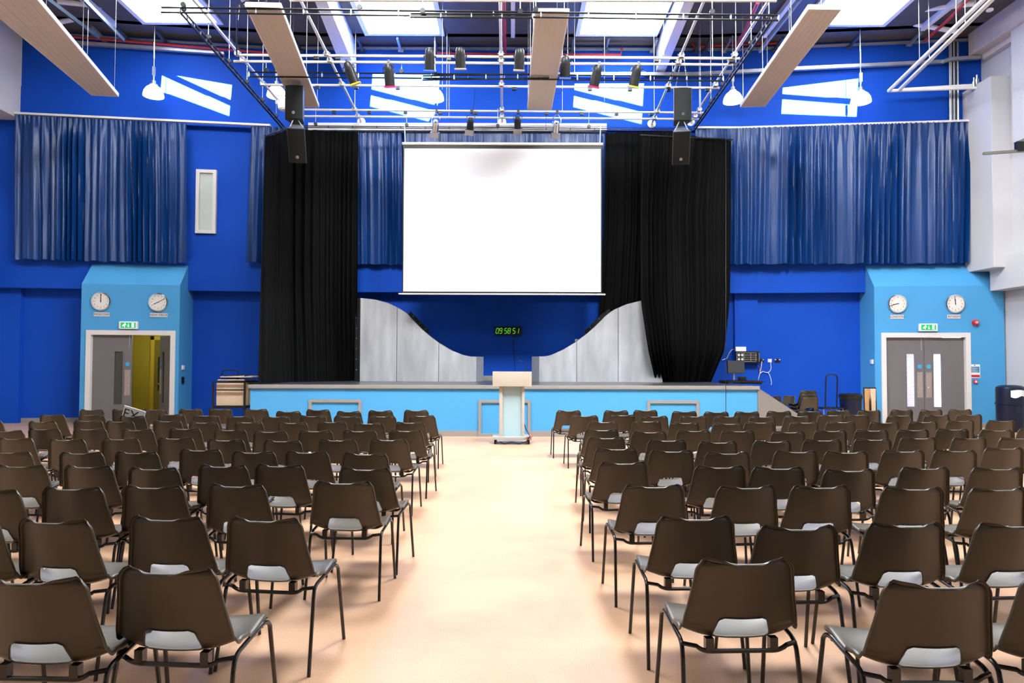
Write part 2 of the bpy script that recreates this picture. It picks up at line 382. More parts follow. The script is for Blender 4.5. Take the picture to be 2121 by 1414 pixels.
struct(m_.build('wall_rear', mat('darkened_rear_wall', (.05, .05, .05), .7, noise=.03), smooth=False), 'rear wall of the hall behind the rows of chairs', 'wall')  # unseen wall, coloured dark to keep bounce light off the chair backs

# ---- roof: deck with skylight openings
xs = sorted({-13.8, 13.8, *[x for p in SKY_X for x in p]}); ysr = sorted({-6.3, 18.6, *[y for p in SKY_Y for y in p]})
m_ = MB()
for i in range(len(xs) - 1):
    for j in range(len(ysr) - 1):
        xm, ym = (xs[i] + xs[i + 1]) / 2, (ysr[j] + ysr[j + 1]) / 2
        if any(a < xm < b_ and c_ < ym < d_ for (a, b_), (c_, d_) in zip(SKY_X, SKY_Y)): continue
        m_.box((xs[i], ysr[j], ROOF_Z), (xs[i + 1], ysr[j + 1], ROOF_Z + .2))
struct(m_.build('ceiling', DECK, smooth=False), 'grey profiled roof deck over the hall', 'ceiling')
BR = [(2.05, 1.45, 1.5, 1.03), (1.32, .80, .9, .33), (1.32, .80, .9, .33), (1.75, 1.30, 1.25, .85)]
for i, ((xa, xb), (ya, yb)) in enumerate(zip(SKY_X, SKY_Y)):
    m_ = MB(); t = .1
    e = .015
    m_.box((xa - t, ya - t, ROOF_Z - .06), (xa + e, yb + t, ROOF_Z + .4)).box((xb - e, ya - t, ROOF_Z - .06), (xb + t, yb + t, ROOF_Z + .4))
    m_.box((xa + e, ya - t, ROOF_Z - .06), (xb - e, ya + e, ROOF_Z + .4)).box((xa + e, yb - e, ROOF_Z - .06), (xb - e, yb + t, ROOF_Z + .4))
    k_ = struct(m_.build('window_%d' % (i + 3), STEELW, smooth=False), ['leftmost', 'second from left', 'second from right', 'rightmost'][i] + ' of the four bright skylights in the roof', 'skylight')
    MB().box((xa, ya, ROOF_Z + .31), (xb, yb, ROOF_Z + .32)).build('pane', SKYGL, k_)
    MB().tube([(xa, ya + BR[i][0], ROOF_Z + .55), (xb, ya + BR[i][1], ROOF_Z + .55)], .065).build('shadow_tube', STEELW, k_)  # added tube outside the glass, throws the dark band across the sun patch
    MB().prism([(xa - .1, ya + BR[i][2], ROOF_Z + .5), (xb + .1, ya + BR[i][3], ROOF_Z + .5), (xb + .3, ya - .9, ROOF_Z + .5), (xa - .3, ya - .9, ROOF_Z + .5)], (0, 0, .06)).build('sun_cut_plate', STEELW, k_, smooth=False)  # added plate out of view, cuts the sun patch off along a diagonal
n_w = 7
for yy in (9.6, 2.5):                                           # frames added round the fill lights, out of the picture, no openings behind
    for xa, xb in SKY_X:
        xm = (xa + xb) / 2; m_ = MB()
        for q in ((xm - 1.1, xm - 1.0, yy - 1.6, yy + 1.6), (xm + 1.0, xm + 1.1, yy - 1.6, yy + 1.6), (xm - 1.0, xm + 1.0, yy - 1.6, yy - 1.5), (xm - 1.0, xm + 1.0, yy + 1.5, yy + 1.6)):
            m_.box((q[0], q[2], ROOF_Z - .09), (q[1], q[3], ROOF_Z - .001))
        struct(m_.build('window_%d' % n_w, STEELW, smooth=False), 'added frame around a fill light above the rows of chairs', 'skylight'); n_w += 1
# transverse edge beams beside the skylights and rafters
yb_c, zb_c = 17.32, PY(985, 66, 17.3).z
def ibeam(mb, a, b_, h, wd, tk=.02):
    a, b_ = Vector(a), Vector(b_); dz = Vector((0, 0, 1))
    mb.bar(a + dz * tk / 2, b_ + dz * tk / 2, wd, tk); mb.bar(a + dz * (h - tk / 2), b_ + dz * (h - tk / 2), wd, tk); mb.bar(a + dz * h / 2, b_ + dz * h / 2, tk, h - 2 * tk)
XS = [-13.2, SKY_X[0][0] - .12, SKY_X[0][1] + .12, SKY_X[1][0] - .12, SKY_X[1][1] + .12, SKY_X[2][0] - .12, SKY_X[2][1] + .12, SKY_X[3][0] - .12, SKY_X[3][1] + .12, 12.0]
def beam_y(x):
    if x < -5: return 17.30 + .136 * (x + 5)
    if x > 5: return 17.30 - .101 * (x - 5)
    return 17.30
pts = [(-13.2, 0), (-5, 0), (5, 0), (12.2, 0)]
for i in range(3):
    xa, xb = pts[i][0], pts[i + 1][0]; m_ = MB()
    ibeam(m_, (xa, beam_y(xa) + .08, zb_c), (xb, beam_y(xb) + .08, zb_c), ROOF_Z - zb_c + .02, .16)
    struct(m_.build('beam_roof', STEELW, smooth=False), 'white steel roof beam ' + ['on the left above the leftmost skylight edge', 'in the middle above the stage', 'on the right beside the rightmost skylight'][i], 'beam')
for i, x in enumerate((-12.6, -9.9, -6.2, 0.0, 6.4, 10.2)):
    m_ = MB(); m_.bar((x, 8.0, ROOF_Z - .08), (x, wall_y(x) - .75, ROOF_Z - .08), .10, .14)
    struct(m_.build('beam_purlin', STEELW, smooth=False), 'white purlin under the roof deck', 'beam')
for i, (pa, pb, pc, pd, ptop) in enumerate((((651, 0), (676, 0), (711, 146), (738, 150), 91), ((1438, 5), (1416, 5), (1377, 150), (1359, 148), 94))):
    yy = 17.9; z = PY((pc[0] + pd[0]) / 2, 149, yy).z
    c0, c1 = PY(pc[0], 149, yy), PY(pd[0], 149, yy); n0, n1 = PZ(pa[0], pa[1], z + .15), PZ(pb[0], pb[1], z + .15)
    e0 = n0 + (n0 - c0) * .35; e1 = n1 + (n1 - c1) * .35
    m_ = MB(); top = ROOF_Z + .05
    m_.hexa([e0, e1, c1, c0], [Vector((p.x, p.y, top)) for p in (e0, e1, c1, c0)])
    struct(m_.build('beam_rafter', STEELW, smooth=False), 'deep white rafter ' + ['left', 'right'][i] + ' of the two middle skylights', 'beam')
def roof_tube(p, q, r, m, nm, lab, cat='brace'):
    struct(MB().tube([p, q], r).build(nm, m), lab, cat)
roof_tube(PY(95, 51, 16.3), PY(215, 28, 17.0), .06, STEELW, 'beam_brace', 'white tubular roof brace above the left acoustic panel')
roof_tube(PY(118, 2, 15.6), PY(232, 14, 16.2), .07, STEELW, 'beam_brace', 'white tubular roof brace at the top left corner')
roof_tube(PY(1862, 44, 17.0), PY(1985, 66, 16.3), .06, STEELW, 'beam_brace', 'white tubular roof brace right of the rightmost skylight')
roof_tube(PY(1852, 26, 16.6), PY(2020, 6, 15.4), .07, STEELW, 'beam_brace', 'white tubular roof brace at the top right corner')
for i, (a, b_) in enumerate((((95, -5), (204, 78)), ((170, -5), (256, 83)), ((1660, -5), (1573, 106)))):
    A, B = PZ(a[0], a[1], 9.55), PY(b_[0], b_[1], 16.6)
    m_ = MB().bar(A, B, .05, .09)
    tag(m_.build('strut_channel', STRUTB if i < 2 else STEELG), ['dark channel strut descending nearest the left acoustic panel', 'dark channel strut ending at the red sprinkler drop', 'slotted channel strut left of the right acoustic panel'][i], 'strut')
for i, px in enumerate((215, 267, 345, 490, 622, 750, 830, 905, 930, 1108, 1185, 1255, 1352, 1440, 1460, 1500, 1605, 1760, 1885)):
    p = W(px, 60, .1); x = p.x
    m_ = MB().bar((x, wall_y(x, .62), ROOF_Z - .1), (x, wall_y(x, .06), ROOF_Z - .16), .05, .07)
    m_.bar((x - .07, wall_y(x, .05), ROOF_Z - .17), (x + .07, wall_y(x, .05), ROOF_Z - .17), .06, .07)
    struct(m_.build('beam_bracket', STRUTB if i % 3 else STEELG, smooth=False), 'short roof bracket at the head of the blue wall', 'bracket')
m_ = MB(); back_strip(m_, [(.0, ROOF_Z - .13), (.06, ROOF_Z - .13), (.06, ROOF_Z - .07), (.0, ROOF_Z - .07)], -12.2, 11.9)
struct(m_.build('trim_2', STEELG, smooth=False), 'galvanised angle where the roof meets the blue wall', 'trim')
rb = PY(2020, 110, 17.0)
m_ = MB().box((rb.x, 9, PY(2020, 108, 17.0).z), (12.1, 17.25, 10.02)).box((rb.x + .25, 9, rb.z - .12), (12.1, 17.1, rb.z + .05))
struct(m_.build('beam_eaves', mat('cream_eaves_steel', (.60, .56, .50), .6, noise=.06), smooth=False), 'cream steel eaves beam at the top of the right wall', 'beam')

# ---- small window in the blue wall
def win_rect(px0, py0, px1, py1, off):
    a, c_ = W(px0, py1, off), W(px1, py0, off); return a.x, c_.x, a.z, c_.z
x0, x1, z0, z1 = win_rect(406, 353, 450, 483, -.10)
m_ = MB(); t = .085
def wp(x, o, z): return Vector((x, wall_y(x, o), z))
def slab_w(mb, x0, x1, z0, z1, o0, o1):
    mb.hexa([wp(x0, o1, z0), wp(x1, o1, z0), wp(x1, o0, z0), wp(x0, o0, z0)], [wp(x0, o1, z1), wp(x1, o1, z1), wp(x1, o0, z1), wp(x0, o0, z1)])
for q in ((x0, x0 + t, z0, z1), (x1 - t, x1, z0, z1), (x0 + t, x1 - t, z0, z0 + t), (x0 + t, x1 - t, z1 - t, z1)): slab_w(m_, *q, -.12, -.04)
w1 = struct(m_.build('window_1', WTRIM, smooth=False), 'narrow white framed frosted window in the blue wall', 'window')
m_ = MB(); slab_w(m_, x0 + t, x1 - t, z0 + t, z1 - t, -.12, -.10); m_.build('pane', FROST, w1)

# ================================================================== DOORS
def door(name, d0, d1, left_open, label):
    zt = dtop
    def p(x, o, z): return wp(x, o, z)
    m_ = MB(); fw = .085
    for q in ((d0 - fw, d0 + .03, 0, zt + fw), (d1 - .03, d1 + fw, 0, zt + fw), (d0 + .03, d1 - .03, zt - .03, zt + fw)): slab_w(m_, *q, BO - .17, BO + .025)
    root = thing(name, label, 'door', wp((d0 + d1) / 2, BO, 0), kind='structure')
    m_.build('frame', WTRIM, root, smooth=False)
    a, b_ = d0 + .03, d1 - .03; mid = (a + b_) / 2; H = zt - .035
    ang = AL if left_open else AR
    def leaf(hinge_x, sgn, swing, wd):
        """leaf in its own local frame: x from hinge, y thickness, z up; returns transform"""
        o = wp(hinge_x, BO - .08, 0)
        return Matrix.Translation(o) @ Matrix.Rotation(ang + swing, 4, 'Z') @ Matrix.Scale(sgn, 4, (1, 0, 0))
    wd = mid - a - .004
    for k, (hx, sg, sw) in enumerate(((a, 1, 0.0), (b_, -1, -0.95 if left_open else 0.0))):
        T = leaf(hx, sg, sw, wd)
        vx0, vx1, vz0, vz1 = wd - .42, wd - .20, .48, H - .40
        lf = MB()
        for q in ((0, vx0, .01, H), (vx1, wd, .01, H), (vx0, vx1, .01, vz0), (vx0, vx1, vz1, H)): lf.box((q[0], -.022, q[2]), (q[1], .022, q[3]))
        L = lf.move(T).build('leaf', DOORG, root, smooth=False)
        bd = MB()
        for q in ((vx0 - .02, vx0 + .012, vz0 - .02, vz1 + .02), (vx1 - .012, vx1 + .02, vz0 - .02, vz1 + .02), (vx0 + .012, vx1 - .012, vz0 - .02, vz0 + .012), (vx0 + .012, vx1 - .012, vz1 - .012, vz1 + .02)):
            bd.box((q[0], -.03, q[2]), (q[1], .03, q[3]))
        bd.move(T).build('vision_bead', DOORG, L, smooth=False)
        MB().box((vx0 + .012, -.004, vz0 + .012), (vx1 - .012, .004, vz1 - .012)).move(T).build('glass', GLASSD if left_open else GLASSC, L)
        MB().box((wd - .165, -.027, .72), (wd - .03, -.022, 1.36)).move(T).build('push_plate', STEELP, L)
        MB().lathe([(.055, 0), (.055, .004)], (wd - .10, -.022, 1.50), (0, -1, 0)).move(T).build('sticker', BLUES, L)
        if k == 1: MB().lathe([(.012, 0), (.012, .03), (.022, .034), (.022, .05)], (wd - .06, -.025, .98), (0, -1, 0), 12).move(T).build('thumb_turn', CHROME, L)
        else: MB().tube([(wd - .06, -.03, H - .02), (wd - .06, -.03, H - .32)], .008, 6).move(T).build('bolt', STEELG, L)
    return root
door('door_1', dl0, dl1, True, 'grey double doors on the left with one leaf open')
door('door_2', dr0, dr1, False, 'closed grey double doors on the right with bright vision panels')

# corridor behind the open doors
m_ = MB(); cx0, cx1 = bl0 - .6, bl1 + .3; cy0 = wall_y(bl0 + 1, -.62); cy1 = cy0 + 2.1
m_.box((cx0, cy1, 0), (cx1, cy1 + .1, 3)).box((cx0 - .1, cy0, 0), (cx0, cy1, 3)).box((cx1, cy0, 0), (cx1 + .1, cy1, 3)).box((cx0, cy0 - .05, 2.75), (cx1, cy1, 2.9))
struct(m_.build('wall_corridor', YELLOW, smooth=False), 'olive yellow corridor wall behind the open doors', 'wall')
q0, q1 = PY(318, 780, cy1 - .05).x, PY(352, 780, cy1 - .05).x + .35
m_ = MB()
for x_, y_, zz, zz2 in ((q0 - .1, q0, 0, 2.3), (q1, q1 + .1, 0, 2.3), (q0 - .1, q1 + .1, 2.2, 2.3)): m_.box((x_, cy1 - .06, zz), (y_, cy1, zz2))
d3 = struct(m_.build('door_3', mat('mustard_door_frame', (.60, .48, .05), .45, noise=.03), smooth=False), 'inner door in a mustard frame beyond the open doors', 'door')
MB().box((q0, cy1 - .03, 0), (q1, cy1, 2.2)).build('leaf', mat('dark_olive_door', (.20, .17, .02), .5, noise=.05), d3)
MB().box((q0 + .12, cy1 - .04, .7), (q0 + .45, cy1 - .03, 1.7)).build('glass', GLASSD, d3)
m_ = MB().box((cx0, cy1 - .02, 0), (q0 - .1, cy1, .12)); struct(m_.build('baseboard_corridor', INK, smooth=False), 'black skirting of the yellow corridor', 'skirting')
lamp = bpy.data.lights.new('corridor_fill_light', 'POINT'); lamp.energy = 26; lamp.shadow_soft_size = .2; lamp.color = (1, .93, .75)  # added point light standing in for the corridor's ambient light
lo = bpy.data.objects.new('corridor_fill_light', lamp); COL.objects.link(lo); lo.location = ((cx0 + cx1) / 2 + .2, cy0 + .7, 2.5)
# yard behind the closed doors
m_ = MB().box((6, 23, 0), (16, 23.3, 2.9)).box((10.6, 21.5, 0), (16, 22.0, 6))
struct(m_.build('exterior_wall', BRICK, smooth=False), 'pale brick building outside, seen through the closed doors', 'building')

# ================================================================== STAGE
Y0 = 14.6; SX0, SX1 = PY(518, 840, Y0).x, PY(1569, 840, Y0).x
zd = PY(1060, 798, Y0).z
st = thing('stage', 'light blue fronted stage with grey nosing and dark deck', 'stage', ((SX0 + SX1) / 2, Y0, 0))
MB().box((SX0, Y0, 0), (SX1, Y0 + .05, zd - .07)).box((SX0, Y0 + .05, 0), (SX0 + .05, YB + .24, zd - .07)).box((SX1 - .05, Y0 + .05, 0), (SX1, YB + .2, zd - .07)).build('front_panel', LBLUE, st, smooth=False)
MB().box((SX0, Y0 + .06, zd - .07), (SX1, YB + .28, zd)).build('deck', STAGED, st, smooth=False)
MB().box((SX0 - .04, Y0 - .04, zd - .075), (SX1 + .04, Y0 + .06, zd + .003)).build('nosing', NOSE, st, bevel=.008)
MB().box((SX0, Y0 - .012, 0), (PY(992, 900, Y0).x, Y0, .12)).box((PY(1099, 900, Y0).x, Y0 - .012, 0), (SX1, Y0, .12)).build('skirting', GREYT, st, smooth=False)
zh = PY(1060, 828, Y0).z
for a_, c_ in ((640, 749), (991, 1099), (1340, 1448)):
    x0, x1 = PY(a_, 850, Y0).x, PY(c_, 850, Y0).x; m_ = MB(); t = .062
    for q in ((x0, x0 + t, 0, zh), (x1 - t, x1, 0, zh), (x0 + t, x1 - t, zh - t, zh), (x0 + t, x1 - t, 0, t)): m_.box((q[0], Y0 - .03, q[2]), (q[1], Y0, q[3]))
    m_.build('hatch_frame', NOSE, st, smooth=False)
m_ = MB().box((SX0, YB + .26, zd), (SX1, YB + .29, zd + .13)); m_.build('back_skirting', GREYT, st, smooth=False)
# steps at the stage right
stp = thing('stage_steps', 'grey sided steps leading down from the right end of the stage', 'steps', (SX1 + .8, Y0 + .5, 0))
m_ = MB(); m_.prism([(SX1 + .003, Y0 - .02, 0), (SX1 + 1.62, Y0 - .02, 0), (SX1 + .003, Y0 - .02, zd - .03)], (0, .05, 0)); m_.build('side_panel', mat('grey_step_panel', (.20, .185, .17), .5, noise=.04), stp, smooth=False)
for k in range(5):
    z = zd * (5 - k) / 6; m_ = MB().box((SX1 + .01 + k * .26, Y0 + .04, max(0, z - .17)), (SX1 + .01 + (k + 1) * .26, Y0 + 1.1, z)) if z * 1.62 > 0 else None
    if m_: m_.build('step', GREYT, stp, smooth=False)

# silver set pieces
def set_piece(name, prof, px_end_f, px_end_b, py_bot, seams, label, strip):
    YF, YK = 17.2, 17.62
    prof3 = [PY(x, y, YF) for x, y in prof]; xe = PY(px_end_f, 780, YF).x
    root = thing(name, label, 'stage flat', ((prof3[0].x + xe) / 2, YF, zd))
    left = prof3[0].x < xe
    xs_ = [prof3[0].x] + [PY(s_, 780, YF).x for s_ in seams] + [xe]
    def zat(x):
        for i in range(len(prof3) - 1):
            a, c_ = prof3[i], prof3[i + 1]
            if (a.x - x) * (c_.x - x) <= 0 and a.x != c_.x: return a.z + (c_.z - a.z) * (x - a.x) / (c_.x - a.x)
        return prof3[-1].z
    for i in range(len(xs_) - 1):
        xa, xb = xs_[i], xs_[i + 1]; g = .012 if xb > xa else -.012
        if i: xa += g
        n = 14; tops = [(xa + (xb - xa) * k / n) for k in range(n + 1)]
        poly = [Vector((xa, YF, zd + .002))] + [Vector((x, YF, zat(x))) for x in tops] + [Vector((xb, YF, zd + .002))]
        MB().prism(poly, (0, .03, 0)).build('panel', SILVER, root, smooth=False)
    n = 40; x_all = [xs_[0] + (xs_[-1] - xs_[0]) * k / n for k in range(n + 1)]
    poly = [Vector((xs_[0], YF + .032, zd + .002))] + [Vector((x, YF + .032, zat(x) - .004)) for x in x_all] + [Vector((xs_[-1], YF + .032, zd + .002))]
    MB().prism(poly, (0, YK - YF - .032, 0)).build('core', BLACK, root, smooth=False)
    xk = PY(px_end_b, 780, YK).x; ze = prof3[-1].z
    sg = 1 if left else -1
    MB().hexa([(xe, YF, zd + .002), (xk, YK, zd + .002), (xk, YK + .03, zd + .002), (xe, YK + .03, zd + .002)], [(xe, YF, ze), (xk, YK, ze), (xk, YK + .03, ze), (xe, YK + .03, ze)]).build('end_facet', SILVERD, root, smooth=False)
    # black bolted strip standing behind the curve
    i0, i1 = strip; ev = []
    for k in range(i0, i1): ev.append(prof3[k])
    off = Vector((.07 * sg, 0, .05)); poly = [p + Vector((0, .34, -.05)) for p in ev] + [p + Vector((0, .34, 0)) + off for p in ev[::-1]]
    S = MB().prism(poly, (0, .06, 0)).build('bolted_strip', BLACK, root, smooth=False)
    for k in range(len(ev) - 1):
        c_ = (ev[k] + ev[k + 1]) / 2 + Vector((0, .34, 0)) + off * .55; MB().lathe([(.022, 0), (.018, .012)], c_, (0, -1, 0), 10).build('bolt', CHROME, S)
    if left:
        xa = prof3[0].x; S = MB().box((xa - .14, YF + .04, zd + .002), (xa - .004, YF + .30, prof3[0].z)).build('edge_strip', BLACK, root, smooth=False)
        for y in (636, 658, 680, 701, 723, 744, 766):
            MB().lathe([(.024, 0), (.018, .014)], PY(738, y, YF + .04), (0, -1, 0), 10).build('bolt', CHROME, S)
    return root
cr6 = lambda x, y: (500 + x / 3.787, 500 + y / 3.787)
cr7 = lambda x, y: (1060 + x / 3.787, 500 + y / 3.787)
set_piece('silver_stage_flat', [cr6(*p) for p in ((935, 443), (1050, 455), (1150, 482), (1220, 515), (1290, 555), (1350, 620), (1400, 672), (1440, 710), (1550, 795), (1650, 855), (1740, 890), (1800, 902), (1842, 903))], 986.4, 1001.2, 787, (821, 908), 'silver wave topped stage flat beside the left black curtain', (4, 8))
set_piece('silver_stage_flat', [cr7(*p) for p in ((1180, 440), (1008, 465), (900, 492), (800, 535), (740, 580), (680, 640), (600, 715), (500, 790), (400, 850), (310, 890), (265, 900), (215, 901))], 1116.8, 1101.5, 787, (1281, 1195), 'silver wave topped stage flat in front of the right black curtain', (3, 7))

# ================================================================== CURTAINS
def curtain(name, rows, mt, label, folds, amp, seed=1, ny=14, pinch=True, group=None, hem=True):
    """rows: list of (left point, right point) from top to bottom; folds across"""
    rnd = random.Random(seed)
    nx = folds * 9
    # irregular phase
    ph = [0.0]
    for i in range(nx): ph.append(ph[-1] + (1 + .55 * math.sin(i * .07 + seed) * .6 + rnd.uniform(-.25, .25)))
    ph = [p / ph[-1] * folds * 2 * PI for p in ph]
    am = [.55 + .45 * math.sin(i * .11 + seed * 2.1) * math.cos(i * .043 + seed) + rnd.uniform(-.05, .05) for i in range(nx + 1)]
    grid = []
    m = len(rows) - 1
    for j in range(ny + 1):
        t = j / ny * m; k = min(int(t), m - 1); s_ = t - k
        A = rows[k][0].lerp(rows[k + 1][0], s_); B = rows[k][1].lerp(rows[k + 1][1], s_)
        d = (B - A); nrm = Vector((d.y, -d.x, 0)).normalized()
        v = j / ny; r = []
        for i in range(nx + 1):
            u = i / nx
            a = amp * am[i] * (.35 + .65 * min(1, v * 6)) * (1 + .25 * v)
            off = a * math.sin(ph[i] + .5 * math.sin(v * 3 + i * .05)) + amp * .35 * math.sin(ph[i] * .31 + v * 1.4 + seed)
            if v < .05: off = amp * .35 * math.sin(ph[i] * 2.0)
            p = A + d * (u + .25 / folds / 6 * math.sin(ph[i] * 2)) + nrm * off
            if j == ny: p.z += .012 * math.sin(ph[i] * .5 + seed)
            r.append(p)
        grid.append(r)
    mb = MB().grid(grid)
    o = mb.build(name, mt, angle=80)
    return tag(o, label, 'curtain', group)
def wrow(pa, pb, off): return (W(pa[0], pa[1], off), W(pb[0], pb[1], off))
curtain('blue_curtain', [wrow((31, 238), (386, 256), .2), wrow((29, 536), (387, 545), .2)], CURT, 'wide blue curtain at the left, above the open doors', 24, .085, 3)
curtain('blue_curtain', [wrow((520, 262), (832, 268), .16), wrow((510, 543), (836, 548), .16)], CURT, 'blue curtain behind the left black stage curtain', 24, .07, 5)
curtain('blue_curtain', [wrow((838, 276), (1252, 277), .16), wrow((838, 546), (1252, 547), .16)], CURT, 'blue curtain mostly hidden behind the projection screen', 30, .035, 8)
curtain('blue_curtain', [wrow((1440, 268), (2018, 250), .2), wrow((1440, 547), (2014, 545), .2)], CURT, 'wide blue curtain at the right, above the closed doors', 36, .085, 11)
Bp = lambda x, y: PZ(x, y, zd + .012)
lt = [PY(551, 284, 15.7), PY(598, 268, 17.0), PY(742, 273, 17.15)]
def black_rows(tops, bots, n=8):
    rows = []
    for j in range(n + 1):
        rows.append([t_.lerp(b_, j / n) for t_, b_ in zip(tops, bots)])
    return rows
def poly_curtain(name, tops, bots, mt, label, folds, amp, seed, mids=None):
    """curtain along a bent rail: tops/bots lists of points; mids optional list of (t, points)"""
    rnd = random.Random(seed); nx = folds * 9; ny = 16
    keys = [(0.0, tops)] + (mids or []) + [(1.0, bots)]
    seg = [0]; 
    for i in range(len(tops) - 1): seg.append(seg[-1] + (tops[i + 1] - tops[i]).length)
    L = seg[-1]
    def along(pts, u):
        s_ = u * L
        for i in range(len(seg) - 1):
            if s_ <= seg[i + 1] + 1e-9:
                k = (s_ - seg[i]) / (seg[i + 1] - seg[i]); return pts[i].lerp(pts[i + 1], k), (pts[i + 1] - pts[i])
    ph = [0.0]
    for i in range(nx): ph.append(ph[-1] + 1 + rnd.uniform(-.3, .3) + .35 * math.sin(i * .06 + seed))
    ph = [p / ph[-1] * folds * 2 * PI for p in ph]
    grid = []
    for j in range(ny + 1):
        v = j / ny
        for k in range(len(keys) - 1):
            if keys[k][0] <= v <= keys[k + 1][0] + 1e-9: break
        s_ = (v - keys[k][0]) / (keys[k + 1][0] - keys[k][0])
        r = []
        for i in range(nx + 1):
            u = min(1, i / nx)
            p0, d0 = along(keys[k][1], u); p1, d1 = along(keys[k + 1][1], u)
            p = p0.lerp(p1, s_); d = d0.lerp(d1, s_); nrm = Vector((d.y, -d.x, 0)).normalized()
            a = amp * (.4 + .6 * min(1, v * 5)) * (.7 + .3 * math.sin(i * .09 + seed))
            p = p + nrm * (a * math.sin(ph[i] + .4 * math.sin(v * 4)) + amp * .5 * math.sin(ph[i] * .27 + v * 2 + seed))
            if j == ny: p.z = max(p.z, zd + .004)
            r.append(p)
        grid.append(r)
    return tag(MB().grid(grid).build(name, mt, angle=80), label, 'curtain', 'black stage curtains')
poly_curtain('black_curtain', lt, [Bp(536, 794.5), Bp(600, 790.5), Bp(737, 788)], BLACKM, 'long black stage curtain on the left side of the stage', 22, .06, 4,
             [(.55, [PY(541, 600, 15.6), PY(597, 600, 17.0), PY(740, 600, 17.1)])])
poly_curtain('black_curtain', [PY(1254, 275, 17.62), PY(1420, 272, 17.62)], [PY(1222, 790, 17.66), PY(1400, 790, 17.66)], BLACKM, 'black stage curtain hanging behind the right silver flat', 16, .05, 9,
             [(.4, [PY(1251, 480, 17.62), PY(1420, 480, 17.62)]), (.7, [PY(1243, 630, 17.62), PY(1410, 640, 17.62)])])
poly_curtain('black_curtain', [PY(1330, 283, 16.8), PY(1436, 281, 16.8), PY(1514, 291, 16.8)], [Bp(1358, 790), Bp(1422, 791), Bp(1472, 791)], BLACKM, 'black stage curtain gathered at its foot, right of the screen', 15, .06, 6,
             [(.3, [PY(1326, 440, 16.75), PY(1420, 440, 16.75), PY(1513, 440, 16.75)]), (.65, [PY(1326, 620, 16.7), PY(1425, 620, 16.7), PY(1511, 620, 16.7)]), (.87, [PY(1342, 725, 16.7), PY(1425, 725, 16.7), PY(1500, 725, 16.7)])])
# curtain rails on the blue wall
m_ = MB(); back_strip(m_, [(.14, W(200, 243, .2).z - .02), (.24, W(200, 243, .2).z - .02), (.24, W(200, 243, .2).z + .03), (.14, W(200, 243, .2).z + .03)], W(31, 240, .2).x, W(560, 262, .2).x)
tag(m_.build('curtain_rail', WTRIM, smooth=False), 'white rail carrying the wide left blue curtain', 'rail')
z_ = W(1800, 257, .2).z; m_ = MB(); back_strip(m_, [(.14, z_ - .02), (.24, z_ - .02), (.24, z_ + .03), (.14, z_ + .03)], W(1440, 268, .2).x, W(2018, 250, .2).x)
tag(m_.build('curtain_rail', WTRIM, smooth=False), 'white rail carrying the wide right blue curtain', 'rail')
m_ = MB().box((W(640, 268, .2).x, YB - .28, W(1000, 272, .2).z), (W(1256, 268, .2).x, YB - .06, W(1000, 257, .2).z))
tag(m_.build('curtain_rail', WTRIM, smooth=False), 'white boxed rail above the projection screen', 'rail')

# ================================================================== PROJECTION SCREEN
YS = 16.5
s0, s1 = PY(835, 300, YS), PY(1247, 606, YS)
scn = thing('projection_screen', 'large white pull-down projection screen with black edges', 'screen', ((s0.x + s1.x) / 2, YS, s1.z))
zt_, zbm = PY(1040, 308, YS).z, PY(1040, 604, YS).z
MB().box((s0.x + .03, YS - .006, zbm), (s1.x - .03, YS + .006, zt_)).build('projection_surface', SCREENW, scn)
MB().box((s0.x, YS + .007, zbm - .06), (s1.x, YS + .014, s0.z)).build('black_border', BLACK, scn)
MB().tube([(s0.x - .02, YS, PY(1040, 298, YS).z), (s1.x + .02, YS, PY(1040, 298, YS).z)], .035, 12).build('roller_case', STEELW, scn)
MB().tube([(s0.x - .08, YS, zbm - .06), (s1.x + .08, YS, zbm - .06)], .02, 10).build('bottom_bar', STEELW, scn)
for x in (s0.x + .05, s1.x - .05): MB().tube([(x, YS, PY(1040, 298, YS).z + .03), PY(838 if x < 0 else 1244, 262, 17.0)], .012, 6).build('hanger', STEELG, scn)

# ================================================================== LECTERN
YL_ = 13.2
def lx(px): return PY(px, 850, YL_).x
lec = thing('lectern', 'beige lectern with frosted glass front standing before the stage', 'lectern', (lx(1060), YL_, 0))
zt1, zt0 = PY(1060, 769, YL_).z, PY(1060, 800, YL_).z
MB().hexa([(lx(1020), YL_, zt0), (lx(1101), YL_, zt0), (lx(1101), YL_ + .45, zt0), (lx(1020), YL_ + .45, zt0)], [(lx(1020), YL_, zt1), (lx(1101), YL_, zt1), (lx(1101), YL_ + .45, zt1 - .10), (lx(1020), YL_ + .45, zt1 - .10)]).build('reading_desk', BEIGE, lec, bevel=.006)
for a_, c_ in ((1034, 1041), (1081, 1086.5)): MB().box((lx(a_), YL_ + .06, .14), (lx(c_), YL_ + .36, zt0)).build('side_post', BEIGE, lec, bevel=.005)
MB().box((lx(1041), YL_ + .10, .14), (lx(1081), YL_ + .112, zt0)).build('glass_panel', GLASSL, lec)
MB().box((lx(1041), YL_ + .33, .5), (lx(1081), YL_ + .35, zt0)).build('back_panel', mat('pale_lectern_back', (.27, .33, .36), .5, noise=.03), lec)
MB().box((lx(1020), YL_ - .02, .09), (lx(1101), YL_ + .48, .145)).build('base', STONE, lec, bevel=.008)
for x in (lx(1026), lx(1095)):
    for y in (YL_ + .05, YL_ + .40): MB().lathe([(.045, -.02), (.045, .02)], (x, y, .045), (1, 0, 0), 14).build('castor', BLACK, lec)
mic = thing('gooseneck_microphone', 'black gooseneck microphone on top of the lectern', 'microphone', (lx(1090), YL_ + .2, zt1 - .045))
zz = zt1 - .045
MB().lathe([(.03, 0), (.03, .015), (.012, .03), (.012, .08)], (lx(1090), YL_ + .2, zz), n=12).build('base', BLACK, mic)
